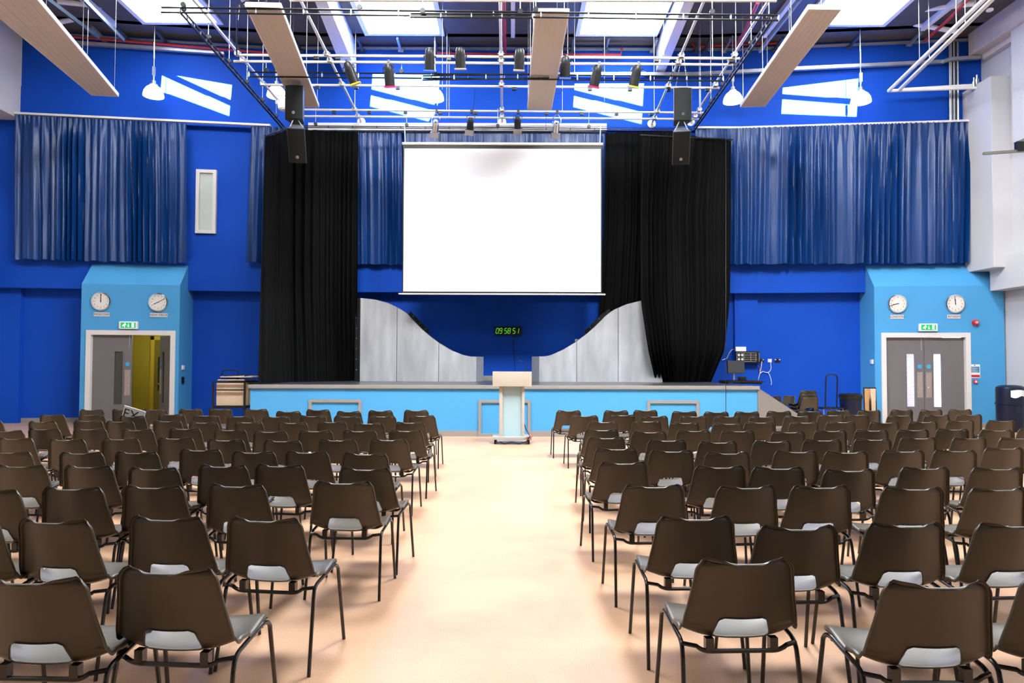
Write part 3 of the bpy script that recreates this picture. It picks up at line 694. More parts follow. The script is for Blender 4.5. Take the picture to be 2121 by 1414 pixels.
MB().tube([(lx(1090), YL_ + .2, zz + .07), (lx(1090), YL_ + .2, zz + .14), (lx(1088), YL_ + .19, zz + .2), (lx(1083), YL_ + .17, zz + .235), (lx(1079), YL_ + .15, zz + .245)], .006, 6).build('stem', BLACK, mic)
MB().tube([(lx(1079), YL_ + .15, zz + .245), (lx(1077), YL_ + .14, zz + .24)], .014, 8).build('capsule', BLACK, mic)
cb = MB()
pts = [PZ(1088, 888, .35)]; 
P = [(lx(1087), YL_ + .3, .36), (lx(1090), YL_ + .25, .27), (lx(1095), YL_ + .1, .2), (lx(1098), YL_ - .03, .16), (lx(1090), YL_ - .06, .06), (lx(1075), YL_ - .05, .02), (lx(1060), YL_ - .06, .05), (lx(1045), YL_ - .05, .02), (lx(1036), YL_ - .04, .05)]
tag(cb.tube(P, .010, 6).build('cable', BLACK), 'black cable trailing round the base of the lectern', 'cable')
tag(MB().prism([(lx(1090), YL_ - .04, .147), (lx(1103), YL_ - .04, .147), (lx(1103), YL_ - .04, .215), (lx(1099), YL_ - .04, .16)], (0, .03, 0)).build('red_tag', mat('pink_red_tag', (.65, .15, .13), .5, noise=.05)), 'small pink red tag on the lectern base', 'tag')

# ================================================================== CLOCKS, SIGNS, WALL FITTINGS
def segs(d): return {'0': 'abcdef', '1': 'bc', '2': 'abged', '3': 'abgcd', '4': 'fgbc', '5': 'afgcd', '6': 'afgedc', '7': 'abc', '8': 'abcdefg', '9': 'abcdfg'}[d]
a_, c_ = W(1025, 694, -RW + .07), W(1080, 676, -RW + .07)
dc = thing('digital_clock', 'black digital clock with green digits 09 58 51 on the blue wall', 'clock', Vector(((a_.x + c_.x) / 2, a_.y, a_.z)))
MB().box((a_.x, a_.y, a_.z), (c_.x, a_.y + .07, c_.z)).build('case', BLACK, dc, bevel=.006)
hD, wD, tD = .135, .062, .014; zc = (a_.z + c_.z) / 2; x = a_.x + .035
mbd = MB()
for ch in '09 58 51':
    if ch == ' ': x += .038; continue
    S = {'a': (0, hD / 2, wD, hD / 2), 'g': (0, 0, wD, 0), 'd': (0, -hD / 2, wD, -hD / 2), 'f': (0, hD / 2, 0, 0), 'b': (wD, hD / 2, wD, 0), 'e': (0, 0, 0, -hD / 2), 'c': (wD, 0, wD, -hD / 2)}
    for k in segs(ch):
        x0, z0, x1, z1 = S[k]; sh = .13
        p0 = Vector((x + x0 + z0 * sh, a_.y - .003, zc + z0)); p1 = Vector((x + x1 + z1 * sh, a_.y - .003, zc + z1)); d = (p1 - p0) * .08
        mbd.bar(p0 + d, p1 - d, .004 if k in 'xx' else tD * .35, tD)if k in 'agd' else mbd.hexa([p0 + d + Vector((-tD / 2, -.002, 0)), p0 + d + Vector((tD / 2, -.002, 0)), p0 + d + Vector((tD / 2, .002, 0)), p0 + d + Vector((-tD / 2, .002, 0))], [p1 - d + Vector((-tD / 2, -.002, 0)), p1 - d + Vector((tD / 2, -.002, 0)), p1 - d + Vector((tD / 2, .002, 0)), p1 - d + Vector((-tD / 2, .002, 0))])
    x += wD + .03
mbd.build('digits', LEDG, dc)
MB().tube([(W(1063, 694, 0).x, a_.y + .05, a_.z), (W(1063, 694, 0).x + .01, a_.y + .055, a_.z - .35), (W(1068, 770, 0).x, a_.y + .055, zd + .15)], .008, 6).build('cable', INK, dc)

def wall_clock(px, py, minute, hour, city, ppx, ppy, ang, side):
    c_ = W(px, py, BO); R_ = .235
    root = thing('wall_clock', 'round silver rimmed wall clock above the %s plate, beside the %s doors' % (city, side), 'clock', c_)
    T = facing(c_, ang); nrm = T.to_3x3() @ Vector((0, 0, 1))
    MB().lathe([(R_, 0), (R_, .03), (R_ - .008, .045), (R_ - .03, .05), (R_ - .035, .034)], (0, 0, 0), (0, 0, 1), 40, cap=False).move(T).build('rim', CHROME, root)
    MB().lathe([(R_ - .03, .02), (R_ - .03, .034)], (0, 0, 0), (0, 0, 1), 40).move(T).build('face', FACE, root)
    mb = None
    for h in range(1, 13):
        t = PI / 2 - h * PI / 6
        text_mesh('numeral', str(h), .052, INK, root, Matrix.Translation(-root.location) @ T @ Matrix.Translation((.158 * math.cos(t), .158 * math.sin(t), .035)), .001)
    for nm, ln, wd, t in (('minute_hand', .185, .013, PI / 2 - minute * PI / 30), ('hour_hand', .12, .018, PI / 2 - hour * PI / 6)):
        MB().box((-.03, -wd / 2, .038), (ln, wd / 2, .041)).move(T @ Matrix.Rotation(t, 4, 'Z')).build(nm, INK, root)
    MB().lathe([(.012, .036), (.012, .045)], (0, 0, 0), (0, 0, 1), 12).move(T).build('hub', INK, root)
    p = W(ppx, ppy, BO); root2 = thing('name_plate', 'silver plate reading %s beneath its wall clock' % city, 'sign', p)
    w2_ = {'MOSCOW': .37, 'NEW DELHI': .42, 'LONDON': .335, 'RIYADH': .31}[city]
    T2 = facing(p, ang); MB().box((-w2_ / 2, -.05, 0), (w2_ / 2, .05, .012)).move(T2).build('plate', PLATE, root2)
    text_mesh('lettering', city, .078, INK, root2, Matrix.Translation(-root2.location) @ T2 @ Matrix.Translation((0, 0, .013)), .001)
wall_clock(210, 624, 0, 12, 'MOSCOW', 211, 651, AL, 'open')
wall_clock(328.5, 626, 10, 8.1, 'NEW DELHI', 329, 652.3, AL, 'open')
wall_clock(1858, 629, 42.5, 8.6, 'LONDON', 1857.5, 656, AR, 'closed')
wall_clock(1977.5, 629, 59, 11.95, 'RIYADH', 1975.5, 655.5, AR, 'closed')
def exit_sign(px, py, ang, label):
    p = W(px, py, BO); root = thing('exit_sign', label, 'sign', p); T = facing(p, ang)
    MB().box((-.22, -.095, 0), (.22, .095, .07)).move(T).build('housing', WHITEP, root, bevel=.02)
    MB().box((-.175, -.065, .0705), (.175, .065, .0745)).move(T).build('green_panel', GREEN, root)
    # running figure, arrow and door
    f = MB(); z0 = .075
    def quad(pts): f.prism([(x, y, z0) for x, y in pts], (0, 0, .002))
    f.lathe([(.012, 0), (.012, .002)], (-.075, .042, z0), (0, 0, 1), 12)
    quad([(-.095, .025), (-.06, .03), (-.075, -.012), (-.105, -.005)])
    quad([(-.06, .03), (-.04, .008), (-.048, .002), (-.068, .018)]); quad([(-.095, .025), (-.125, .012), (-.125, .002), (-.095, .012)])
    quad([(-.1, -.005), (-.08, -.012), (-.075, -.05), (-.087, -.05)]); quad([(-.105, -.003), (-.1, -.018), (-.14, -.03), (-.145, -.018)])
    f.move(T).build('running_figure', GLOWW, root, smooth=False)
    g = MB()
    for q in ([(-.006, .04), (.006, .04), (.006, -.015), (-.006, -.015)], [(-.028, -.012), (.028, -.012), (0, -.05)]): g.prism([(x + .005, y, z0) for x, y in q], (0, 0, .002))
    g.move(T).build('arrow', GLOWW, root, smooth=False)
    MB().box((.085, -.052, z0), (.135, .052, z0 + .002)).move(T).build('door_symbol', GLOWW, root)
exit_sign(268, 673.5, AL, 'lit green exit sign above the open doors')
exit_sign(1920.5, 678, AR, 'lit green exit sign above the closed doors')
# right side fittings
def small_box(name, px, py, w_, h_, d_, m, label, cat, off=BO, ang=AR, bevel=.004):
    p = W(px, py, off); root = thing(name, label, cat, p); T = facing(p, ang)
    MB().box((-w_ / 2, -h_ / 2, 0), (w_ / 2, h_ / 2, d_)).move(T).build('body', m, root, bevel=bevel); return root, T
al = thing('fire_alarm_sounder', 'round red fire alarm sounder above right of the closed doors', 'alarm', W(2019, 668, BO)); T = facing(W(2019, 668, BO), AR)
MB().lathe([(.075, 0), (.08, .04), (.07, .075), (.05, .085)], (0, 0, 0), (0, 0, 1), 24).move(T).build('body', REDA, al)
MB().lathe([(.04, .085), (.035, .11), (.01, .12)], (0, 0, 0), (0, 0, 1), 16).move(T).build('lens', mat('smoky_lens', (.45, .35, .35), .2, noise=.03), al)
nb, T = small_box('fire_notice', 2019.5, 768.5, .235, .335, .006, WHITEP, 'white fire action notice with blue and red blocks by the closed doors', 'sign')
MB().box((-.10, -.035, .006), (.10, .115, .008)).move(T).build('blue_block', LBTXT, nb)
MB().box((-.105, -.145, .006), (.105, -.09, .008)).move(T).build('red_block', REDA, nb)
MB().lathe([(.014, .006), (.014, .008)], (-.01, .145, 0), (0, 0, 1), 12).move(T).build('symbol', INK, nb)
m_ = MB()
for k in range(6): m_.box((-.085, .095 - k * .022, .008), (-.085 + .17 * (.55 + .45 * ((k * 37) % 10) / 10), .088 - k * .022, .009))
m_.move(T).build('text_lines', PLATE, nb)
cp, T = small_box('call_point', 2019.5, 790, .085, .085, .05, REDA, 'small square red fire call point below the fire notice', 'alarm')
MB().box((-.025, -.025, .05), (.025, .025, .053)).move(T).build('glass', WHITEP, cp)
# socket on side of boxes (face the aisle)
for nm, px, py, m, h_, lab, cat in (('wall_sensor', 377, 761, WHITEP, .11, 'small white sensor on the side of the left light blue wall', 'sensor'), ('wall_switch', 377.5, 787, BLACK, .17, 'black double switch plate on the side of the left light blue wall', 'switch')):
    p = PY(px, py, wall_y(bl1, .22)); s_ = MB().box((bl1 - .005, p.y - .05, p.z - h_ / 2), (bl1 + .035, p.y + .05, p.z + h_ / 2)).build(nm, m, bevel=.01); tag(s_, lab, cat)
p = PY(1805, 749, wall_y(br0, .3)); tag(MB().box((br0 - .035, p.y - .05, p.z - .055), (br0 + .005, p.y + .05, p.z + .055)).build('wall_sensor', WHITEP, bevel=.01), 'small white sensor on the side of the right light blue wall', 'sensor')

# ================================================================== EQUIPMENT AT STAGE RIGHT
rk, T = small_box('patch_rack', 1546, 739.5, .60, .31, .18, BLACK, 'black wall rack with round white sockets behind the monitor', 'rack', off=-.22)
for ix, x in enumerate((-.235, -.15)):
    for z in (.055, -.055): MB().lathe([(.032, .18), (.03, .195)], (x, z, 0), (0, 0, 1), 16).move(T).build('socket', WHITEP, rk)
m_ = MB()
for z in (.055, -.055):
    for k in range(9): m_.lathe([(.012, .18), (.010, .186)], (-.08 + k * .036, z, 0), (0, 0, 1), 8)
m_.move(T).build('jack_row', STEELG, rk)
m_ = MB()
for z in (.112, 0, -.112): m_.box((-.29, z - .004, .18), (.2, z + .004, .184))
for x in (-.29, -.105, .07, .2, .285): m_.box((x - .004, -.112, .18), (x + .004, .112, .184))
m_.move(T).build('trim_lines', BEIGE, rk)
tag(MB().box((-.135, 0, 0), (.135, .125, .12)).move(facing(W(1532.5, 727.8, -.20), AR)).build('white_box', WHITEP, bevel=.006), 'white plastic box standing on the black wall rack', 'box')
def sock(nm, px, py, w_, m, lab):
    r_, T = small_box(nm, px, py, w_, .09, .02, m, lab, 'socket', off=-RW); 
    for s_ in (-1, 1): MB().box((s_ * w_ * .36 - .014, .012, .02), (s_ * w_ * .36 + .014, .035, .028)).move(T).build('switch', WHITEP, r_)
sock('wall_socket', 1576, 746.5, .15, BLACK, 'dark double wall socket beside the black rack')
sock('wall_socket', 1594, 746.5, .10, WHITEP, 'single white wall socket with a white cable plugged in')
sock('wall_socket', 1610, 746.5, .15, BLACK, 'dark double wall socket furthest from the black rack')
def cable(pts, m, lab, r=.009): tag(MB().tube([W(x, y, -RW + .03) for x, y in pts], r, 6).build('cable', m), lab, 'cable')
cable([(1578, 748), (1577, 757), (1575, 768), (1573, 776), (1570, 789)], CABW, 'white cable hanging from the dark socket to the desk')
cable([(1596, 749), (1597, 762), (1595, 768), (1591, 771), (1586, 771), (1580, 769), (1574, 773)], CABW, 'white cable looping from the white socket')
cable([(1591, 771), (1594, 776), (1597, 786), (1598, 794), (1597, 797)], CABW, 'loose white cable end hanging below the white socket')
cable([(1561, 744), (1566, 751), (1572, 759), (1574, 772)], CABR, 'pink cable from the black rack')
cable([(1521, 723), (1516, 724), (1511, 730), (1506, 741), (1500, 744), (1496, 745)], CABW, 'white cable from the white box to the black curtain')
YD = 16.3
def ex(px, py=780, Y=YD): return PY(px, py, Y)
dk = thing('equipment_desk', 'low black equipment desk on the stage right corner', 'desk', Vector((ex(1536).x, YD, zd)))
zdt = ex(1536, 788).z
MB().box((ex(1500).x, YD - .25, zdt - .04), (ex(1574).x, YD + .45, zdt)).build('top', BLACK, dk, bevel=.005)
MB().box((ex(1531).x, YD - .2, zd + .001), (ex(1572).x, YD + .4, zdt - .04)).build('cabinet', BLACK, dk)
MB().box((ex(1501).x, YD - .2, zd + .001), (ex(1504).x, YD + .4, zdt - .04)).build('leg', BLACK, dk)
mon = thing('monitor', 'dark flat monitor on a slim stand on the stage right desk', 'monitor', Vector((ex(1524).x, YD + .1, zdt)))
Tm = Matrix.Translation((ex(1527).x, YD + .1, ex(1527, 760).z)) @ Matrix.Rotation(.12, 4, 'Z') @ Matrix.Rotation(-.08, 4, 'X')
MB().box((-.215, -.02, -.155), (.215, .03, .155)).move(Tm).build('housing', BLACK, mon, bevel=.008)
MB().box((-.205, -.022, -.145), (.205, -.0195, .145)).move(Tm).build('display', SCRB, mon)
MB().box((ex(1524).x - .02, YD + .12, zdt + .001), (ex(1524).x + .02, YD + .15, ex(1524, 772).z)).build('stem', STEELG, mon)
MB().box((ex(1524).x - .13, YD + .02, zdt), (ex(1524).x + .1, YD + .25, zdt + .015)).build('foot', BLACK, mon)
tag(MB().box((ex(1530).x, YD - .1, zdt), (ex(1543).x, YD + .1, ex(1536, 780).z)).build('small_speaker', BLACK, bevel=.01), 'small black desktop box beside the monitor', 'box')
tag(MB().lathe([(.035, 0), (.04, .012), (.025, .03)], (ex(1557).x, YD - .1, zdt), n=14).build('computer_mouse', BLACK), 'black computer mouse on the equipment desk', 'mouse')
tag(MB().tube([PY(1503.5, 270, 16.3), PY(1503.5, 540, 15.2), PY(1503.5, 800, 14.53), PY(1503.5, 858, 14.55)], .006, 6).build('cord', BLACK), 'thin black cord hanging down the right end of the stage front', 'cord')
tag(MB().box((W(1191, 716, -RW + .02).x, W(1191, 716, -RW + .03).y, W(1191, 716, -RW + .02).z), (W(1207, 716, -RW + .02).x, W(1191, 716, -RW).y, W(1191, 702, -RW + .02).z)).build('junction_box', WHITEP, bevel=.005), 'white junction box on the blue wall above the right silver flat', 'box')

# ================================================================== CHAIRS
def smooth01(t): t = max(0, min(1, t)); return t * t * (3 - 2 * t)
PROF = [(-.262, .775), (-.250, .725), (-.238, .675), (-.226, .625), (-.215, .58), (-.206, .545), (-.196, .507), (-.184, .475), (-.166, .450), (-.135, .434), (-.085, .427), (-.02, .430), (.05, .440), (.12, .452), (.175, .458), (.215, .452), (.238, .434), (.246, .414)]
WID = [.189, .195, .202, .210, .219, .226, .232, .236, .238, .237, .235, .233, .230, .226, .221, .214, .204, .190]
def shell_rows():
    # dense parameter along the profile
    P_ = []
    seg = [0]
    for i in range(len(PROF) - 1): seg.append(seg[-1] + math.dist(PROF[i], PROF[i + 1]))
    def at(s_):
        for i in range(len(seg) - 1):
            if s_ <= seg[i + 1] + 1e-9:
                k = (s_ - seg[i]) / (seg[i + 1] - seg[i])
                return (PROF[i][0] + (PROF[i + 1][0] - PROF[i][0]) * k, PROF[i][1] + (PROF[i + 1][1] - PROF[i][1]) * k, WID[i] + (WID[i + 1] - WID[i]) * k)
        return (*PROF[-1], WID[-1])
    return seg[-1], at
LEN, AT = shell_rows()
S_HT, S_HB = None, None
for i in range(1000):
    s_ = LEN * i / 1000; z = AT(s_)[1]; y = AT(s_)[0]
    if S_HT is None and z < .545: S_HT = s_
    if S_HB is None and z < .455: S_HB = s_
S_SPLIT = S_HB + .022
ss = [0, .002, .005, .010, .016, .024, .034] + [.034 + (S_HT - .034) * (i / 7) for i in range(1, 8)] + [S_HT + (S_HB - S_HT) * i / 8 for i in range(1, 9)] + [S_HB + .010, S_SPLIT] + [S_SPLIT + (LEN - S_SPLIT) * i / 12 for i in range(1, 13)]
NI, NO = 6, 7     # inner columns (half), outer columns
def shell_point(sv, ci):
    y, z, hw = AT(sv)
    t = (sv - S_HT) / (S_HB - S_HT)
    if 0 <= t <= 1:
        hx = .100 + .026 * t
        c = .022
        e = min(t, 1 - t) * (S_HB - S_HT)
        if e < c: hx -= c * (1 - math.sqrt(max(0, 1 - ((c - e) / c) ** 2))) * .9
    elif t < 0: hx = .082 + .018 * smooth01(1 + t * .6)
    else: hx = .106 + .014 * max(0, 1 - (t - 1) * 2)
    a = abs(ci)
    if a <= NI: x = hx * a / NI
    else: x = hx + (hw - hx) * ((a - NI) / NO) ** .9
    u = x / hw
    back = 1 - smooth01((sv / LEN - .36) / .18)
    y2 = y + back * (.046 * abs(u) ** 1.7)
    seat = 1 - back
    z2 = z + seat * .030 * abs(u) ** 2.6 * (1 - .7 * smooth01((sv / LEN - .8) / .2))
    if seat > 0 and sv / LEN < .62: y2 += .02 * abs(u) ** 2 * seat; z2 += .028 * abs(u) ** 3 * (1 - abs(sv / LEN - .5) * 4 if abs(sv / LEN - .5) < .25 else 0)
    # rounded top corners / front corners
    cr = .034; e = sv
    if sv < cr: x *= 1 - (.032 * (1 - math.sqrt(max(0, 1 - ((cr - sv) / cr) ** 2)))) / hw * (1 if u > .6 else u / .6)
    e2 = LEN - sv
    if e2 < .05: x *= 1 - (.03 * (1 - math.sqrt(max(0, 1 - ((.05 - e2) / .05) ** 2)))) / hw
    return Vector((x * (1 if ci >= 0 else -1), y2, z2))
def make_shell():
    cols = list(range(-(NI + NO), NI + NO + 1)); nr = len(ss)
    pts = [[shell_point(s_, c_) for c_ in cols] for s_ in ss]
    # normals toward the rear / underside
    nrm = [[None] * len(cols) for _ in ss]
    for i in range(nr):
        for j in range(len(cols)):
            a = pts[min(i + 1, nr - 1)][j] - pts[max(i - 1, 0)][j]; b_ = pts[i][min(j + 1, len(cols) - 1)] - pts[i][max(j - 1, 0)]
            n = a.cross(b_).normalized()
            if n.y > 0 and i < 16 or (n.z > 0 and i > 26): n = -n
            nrm[i][j] = n
    for i in range(nr):   # keep orientation consistent
        for j in range(len(cols)):
            if i and nrm[i][j].dot(nrm[i - 1][j]) < 0: nrm[i][j] = -nrm[i][j]
    iht = min(range(nr), key=lambda i: abs(ss[i] - S_HT)); ihb = min(range(nr), key=lambda i: abs(ss[i] - S_HB)); isp = min(range(nr), key=lambda i: abs(ss[i] - S_SPLIT))
    out = []
    for (ra, rb, hole) in ((0, isp, True), (isp, nr - 1, False)):
        bm = bmesh.new(); V = {}
        for i in range(ra, rb + 1):
            for j in range(len(cols)): V[i, j] = bm.verts.new(pts[i][j])
        c0 = NO; c1 = NO + 2 * NI
        for i in range(ra, rb):
            for j in range(len(cols) - 1):
                if hole and iht <= i < ihb and c0 <= j < c1: continue
                bm.faces.new((V[i, j], V[i, j + 1], V[i + 1, j + 1], V[i + 1, j]))
        for v in [v for v in bm.verts if not v.link_faces]: 
            for k in [k for k, q in V.items() if q is v]: del V[k]
            bm.verts.remove(v)
        inv = {v: k for k, v in V.items()}
        # rolled lip on every free edge except the seam between seat and back
        bed = [e for e in bm.edges if len(e.link_faces) == 1]
        bed = [e for e in bed if not (inv[e.verts[0]][0] == inv[e.verts[1]][0] == isp)]
        outv = {}
        for e in bed:
            fc = e.link_faces[0].calc_center_median(); o_ = ((e.verts[0].co + e.verts[1].co) / 2 - fc).normalized()
            for v in e.verts: outv[v] = outv.get(v, Vector((0, 0, 0))) + o_
        lip = {}; NL = 5
        for v, o_ in outv.items():
            k = inv[v]; n = nrm[k[0]][k[1]]; o_ = (o_ - n * o_.dot(n)).normalized()
            inner = hole and iht <= k[0] <= ihb and c0 <= k[1] <= c1
            rr = .005 if inner else .0108
            C_ = v.co + n * rr
            lip[v] = [v] + [bm.verts.new(C_ + (o_ * math.sin(th) - n * math.cos(th)) * rr) for th in [math.radians(155) * q / NL for q in range(1, NL + 1)]]
        for e in bed:
            a_, b_ = lip[e.verts[0]], lip[e.verts[1]]
            for q in range(NL): bm.faces.new((a_[q], b_[q], b_[q + 1], a_[q + 1]))
        bmesh.ops.recalc_face_normals(bm, faces=bm.faces)
        bmesh.ops.solidify(bm, geom=list(bm.faces), thickness=.003)
        bmesh.ops.recalc_face_normals(bm, faces=bm.faces)
        me = bpy.data.meshes.new('backrest' if hole else 'seat'); bm.to_mesh(me); bm.free()
        me.polygons.foreach_set('use_smooth', [True] * len(me.polygons)); me.set_sharp_from_angle(angle=math.radians(50)); me.materials.append(CHAIRP)
        out.append(me)
    return out
ME_BACK, ME_SEAT = make_shell()
def arc_pts(a, c_, b_, n=5):   # smooth bend at c_ between a and b_
    a, c_, b_ = Vector(a), Vector(c_), Vector(b_); return [a.lerp(c_, t).lerp(c_.lerp(b_, t), t) for t in [k / n for k in range(n + 1)]]
def mesh_of(mb, nm, m):
    o = mb.build(nm, m, local=True); me = o.data; bpy.data.objects.remove(o); return me
LEGS = []
for s_ in (-1, 1):
    LEGS.append(mesh_of(MB().tube([(s_ * .252, -.235, 0), (s_ * .243, -.165, .365)] , .0098, 10), 'leg', CHAIRL))
    LEGS.append(mesh_of(MB().tube([(s_ * .256, .245, 0), (s_ * .246, .175, .395)], .0098, 10), 'leg', CHAIRL))
fr = MB()
for s_ in (-1, 1):
    fr.tube([(s_ * .243, -.165, .365)] + arc_pts((s_ * .2425, -.158, .39), (s_ * .241, -.150, .42), (s_ * .241, -.110, .430)) + arc_pts((s_ * .241, .09, .455), (s_ * .242, .150, .462), (s_ * .2455, .170, .425)) + [(s_ * .246, .175, .395)], .0098, 10)
for y0, y1, zz in ((-.150, -.180, .398), (.10, .10, .402)):
    fr.tube([(-.241, y0, .42 if y0 < 0 else .45)] + arc_pts((-.19, y1, zz + .022), (-.165, y1, zz), (-.13, y1, zz)) + arc_pts((.13, y1, zz), (.165, y1, zz), (.19, y1, zz + .022)) + [(.241, y0, .42 if y0 < 0 else .45)], .0095, 8)
for s_ in (-1, 1):
    fr.box((s_ * .135 - .017, -.188, .400), (s_ * .135 + .017, -.155, .452)); fr.box((s_ * .135 - .017, .08, .402), (s_ * .135 + .017, .12, .446))
ME_FRAME = mesh_of(fr, 'frame', CHAIRL)
def link_part(nm, me, parent):
    o = bpy.data.objects.new(nm, me); COL.objects.link(o); o.parent = parent; return o
def chair_proto():
    t = thing('stacking_chair', None, 'chair', (0, 0, 0), 'grey plastic chairs set out in rows')
    link_part('backrest', ME_BACK, t); link_part('seat', ME_SEAT, t)
    for me in LEGS: link_part('leg', me, t)
    link_part('frame', ME_FRAME, t)
    return t
PROTO = chair_proto(); used = [False]
def put_chair(x, y, rz, label, group='grey plastic chairs set out in rows', z=0, rx=0):
    if not used[0]: o = PROTO; used[0] = True
    else: o = copy_tree(PROTO)
    o.location = (x, y, z); o.rotation_euler = (rx, 0, rz); o['label'] = label; o['group'] = group; return o
CROPS = {1: (0, 820, .23573), 2: (450, 820, .23573), 3: (1130, 820, .23573), 4: (1621, 820, .23573), 5: (0, 1050, .2593), 7: (1200, 1050, .25747), 8: (1621, 1050, .25747)}
LEFT = [
 [(1,708,910,125),(1,985,1190,122),(1,1260,1470,122),(1,1570,1780,120),(1,1838,2035,118),(2,235,450,120),(2,520,735,140),(2,785,990,125),(2,1055,1260,140),(2,1332,1540,133),(2,1648,1850,130)],
 [(1,350,575,170),(1,700,915,170),(1,1055,1275,182),(1,1395,1625,165),(1,1700,1920,175),(2,90,315,182),(2,405,630,185),(2,725,955,180),(2,1030,1255,183),(2,1340,1565,182),(2,1685,1910,178)],
 [(1,-215,30,225),(1,255,500,230),(1,650,905,222),(1,930,1185,228),(1,1347,1600,225),(1,1670,1915,237),(2,155,400,235),(2,540,785,240),(2,885,1130,232),(2,1205,1455,245),(2,1575,1815,238)],
 [(1,-70,205,312),(1,260,525,295),(1,660,925,295),(1,1075,1350,303),(1,1495,1760,292),(2,-20,250,303),(2,335,600,318),(2,728,1000,312),(2,1115,1390,312),(2,1520,1795,310)],
 [(1,10,270,380),(1,440,740,390),(1,905,1215,383),(1,1395,1700,377),(2,-75,230,392),(2,410,740,400),(2,900,1215,393),(2,1350,1660,390)],
 [(1,-75,255,500),(1,540,900,507),(1,1020,1390,503),(1,1585,1945,480),(2,150,495,500),(2,615,965,500),(2,1120,1475,515)],
 [(1,-20,395,622),(1,580,985,627),(1,1155,1555,645),(2,-150,255,622),(2,362,735,618),(2,1090,1515,648)],
 [(1,-315,165,840),(1,395,895,820),(1,1100,1600,807),(2,-70,415,795),(2,860,1360,768)],
 [(1,-640,-20,1110),(1,180,795,1110),(1,1150,1795,1085),(2,110,730,1095)],
 [(5,-75,620,595),(5,995,1690,515)]]
RIGHT = [
 [(3,110,295,133),(3,518,722,133),(3,775,980,130),(3,1120,1320,140),(3,1398,1600,145),(3,1668,1868,143),(3,1945,2155,138),(4,138,340,137),(4,395,590,130),(4,655,865,130),(4,945,1145,125),(4,1205,1400,127),(4,1465,1650,122)],
 [(3,235,455,178),(3,565,780,172),(3,845,1065,182),(3,1188,1412,182),(3,1485,1710,182),(3,1795,2015,185),(4,20,235,180),(4,325,520,172),(4,535,770,168),(4,910,1150,175),(4,1250,1455,172),(4,1540,1735,168)],
 [(3,395,620,232),(3,770,1010,227),(3,1095,1345,240),(3,1485,1720,247),(3,1750,2005,237),(4,65,310,237),(4,390,635,232),(4,765,1020,237),(4,1105,1360,232),(4,1455,1665,222),(4,1800,2030,222)],
 [(3,358,630,303),(3,770,1050,322),(3,1160,1440,310),(3,1548,1830,312),(4,-95,195,322),(4,285,555,310),(4,640,920,307),(4,1000,1285,303),(4,1350,1630,297),(4,1740,2010,307),(4,2070,2340,297)],
 [(3,380,685,373),(3,910,1225,395),(3,1350,1675,412),(3,1840,2140,405),(4,180,515,393),(4,630,950,387),(4,1035,1345,375),(4,1490,1785,375),(4,1905,2200,375)],
 [(3,450,795,470),(3,925,1285,490),(3,1415,1780,508),(4,-60,295,495),(4,365,750,500),(4,880,1235,490),(4,1325,1700,487),(4,1765,2115,465)],
 [(3,480,885,595),(3,1320,1740,630),(4,-260,175,640),(4,350,815,660),(4,1030,1460,640),(4,1690,2065,645)],
 [(3,705,1190,800),(3,1510,2020,808),(4,60,600,805),(4,890,1385,820),(4,1635,2140,825)],
 [(3,1010,1620,1080),(4,-199,455,1165),(4,740,1405,1140),(4,1690,2350,1140)],
 [(7,975,1680,445),(8,830,1640,630),(8,1960,2690,585)]]
ORD = ['first', 'second', 'third', 'fourth', 'fifth', 'sixth', 'seventh', 'eighth', 'ninth', 'tenth', 'eleventh', 'twelfth', 'thirteenth']
ROWN = ['front row by the stage'] + ['%s row from the stage' % o for o in ORD[1:9]] + ['row nearest the camera']
CH_TOP = .772
POS = {}
for side, rows in (('left', LEFT), ('right', RIGHT)):
    for ri, row in enumerate(rows):
        n = len(row)
        for i, (c_, x0, x1, y) in enumerate(row):
            ox, oy, s_ = CROPS[c_]; pa = (ox + x0 * s_, oy + y * s_); pb = (ox + x1 * s_, oy + y * s_)
            mid = PZ((pa[0] + pb[0]) / 2, pa[1] + .6, CH_TOP)
            k = n - i if side == 'left' else i + 1
            rnd = random.Random(ri * 100 + i + (0 if side == 'left' else 5000))
            yaw = (-math.radians(4.5) if side == 'left' else math.radians(3.0)) * (1 if ri < 9 else .8) + math.radians(rnd.uniform(-3, 3))
            R_ = Matrix.Rotation(yaw, 3, 'Z'); o = mid - R_ @ Vector((0, -.218, 0))
            lab = 'grey plastic chair %s of the aisle, %s, %s from the aisle' % (side, ROWN[ri], ORD[k - 1])
            POS[side, ri, i] = (o.x, o.y, yaw)
            put_chair(o.x, o.y, yaw, lab)
# stacked chairs by the steps
gst = 'grey plastic chairs left by the stage steps'
p = PZ(1661, 812, CH_TOP); p = PY(1661, 812, 16.2)
for k, lab in enumerate(('bottom chair of the small stack beside the stage steps', 'middle chair of the small stack beside the stage steps', 'top chair of the small stack beside the stage steps')):
    put_chair(p.x + .02, 16.1 + k * .055, .18, lab, gst, z=k * .075)
p = PY(1598, 812, 16.4); put_chair(p.x, 16.6, .1, 'grey plastic chair partly hidden behind the stage steps', gst, z=0)
p = PY(1634, 826, 16.2); put_chair(p.x - .05, 16.5, PI / 2 + .3, 'grey plastic chair seen from the side beside the small stack', gst)

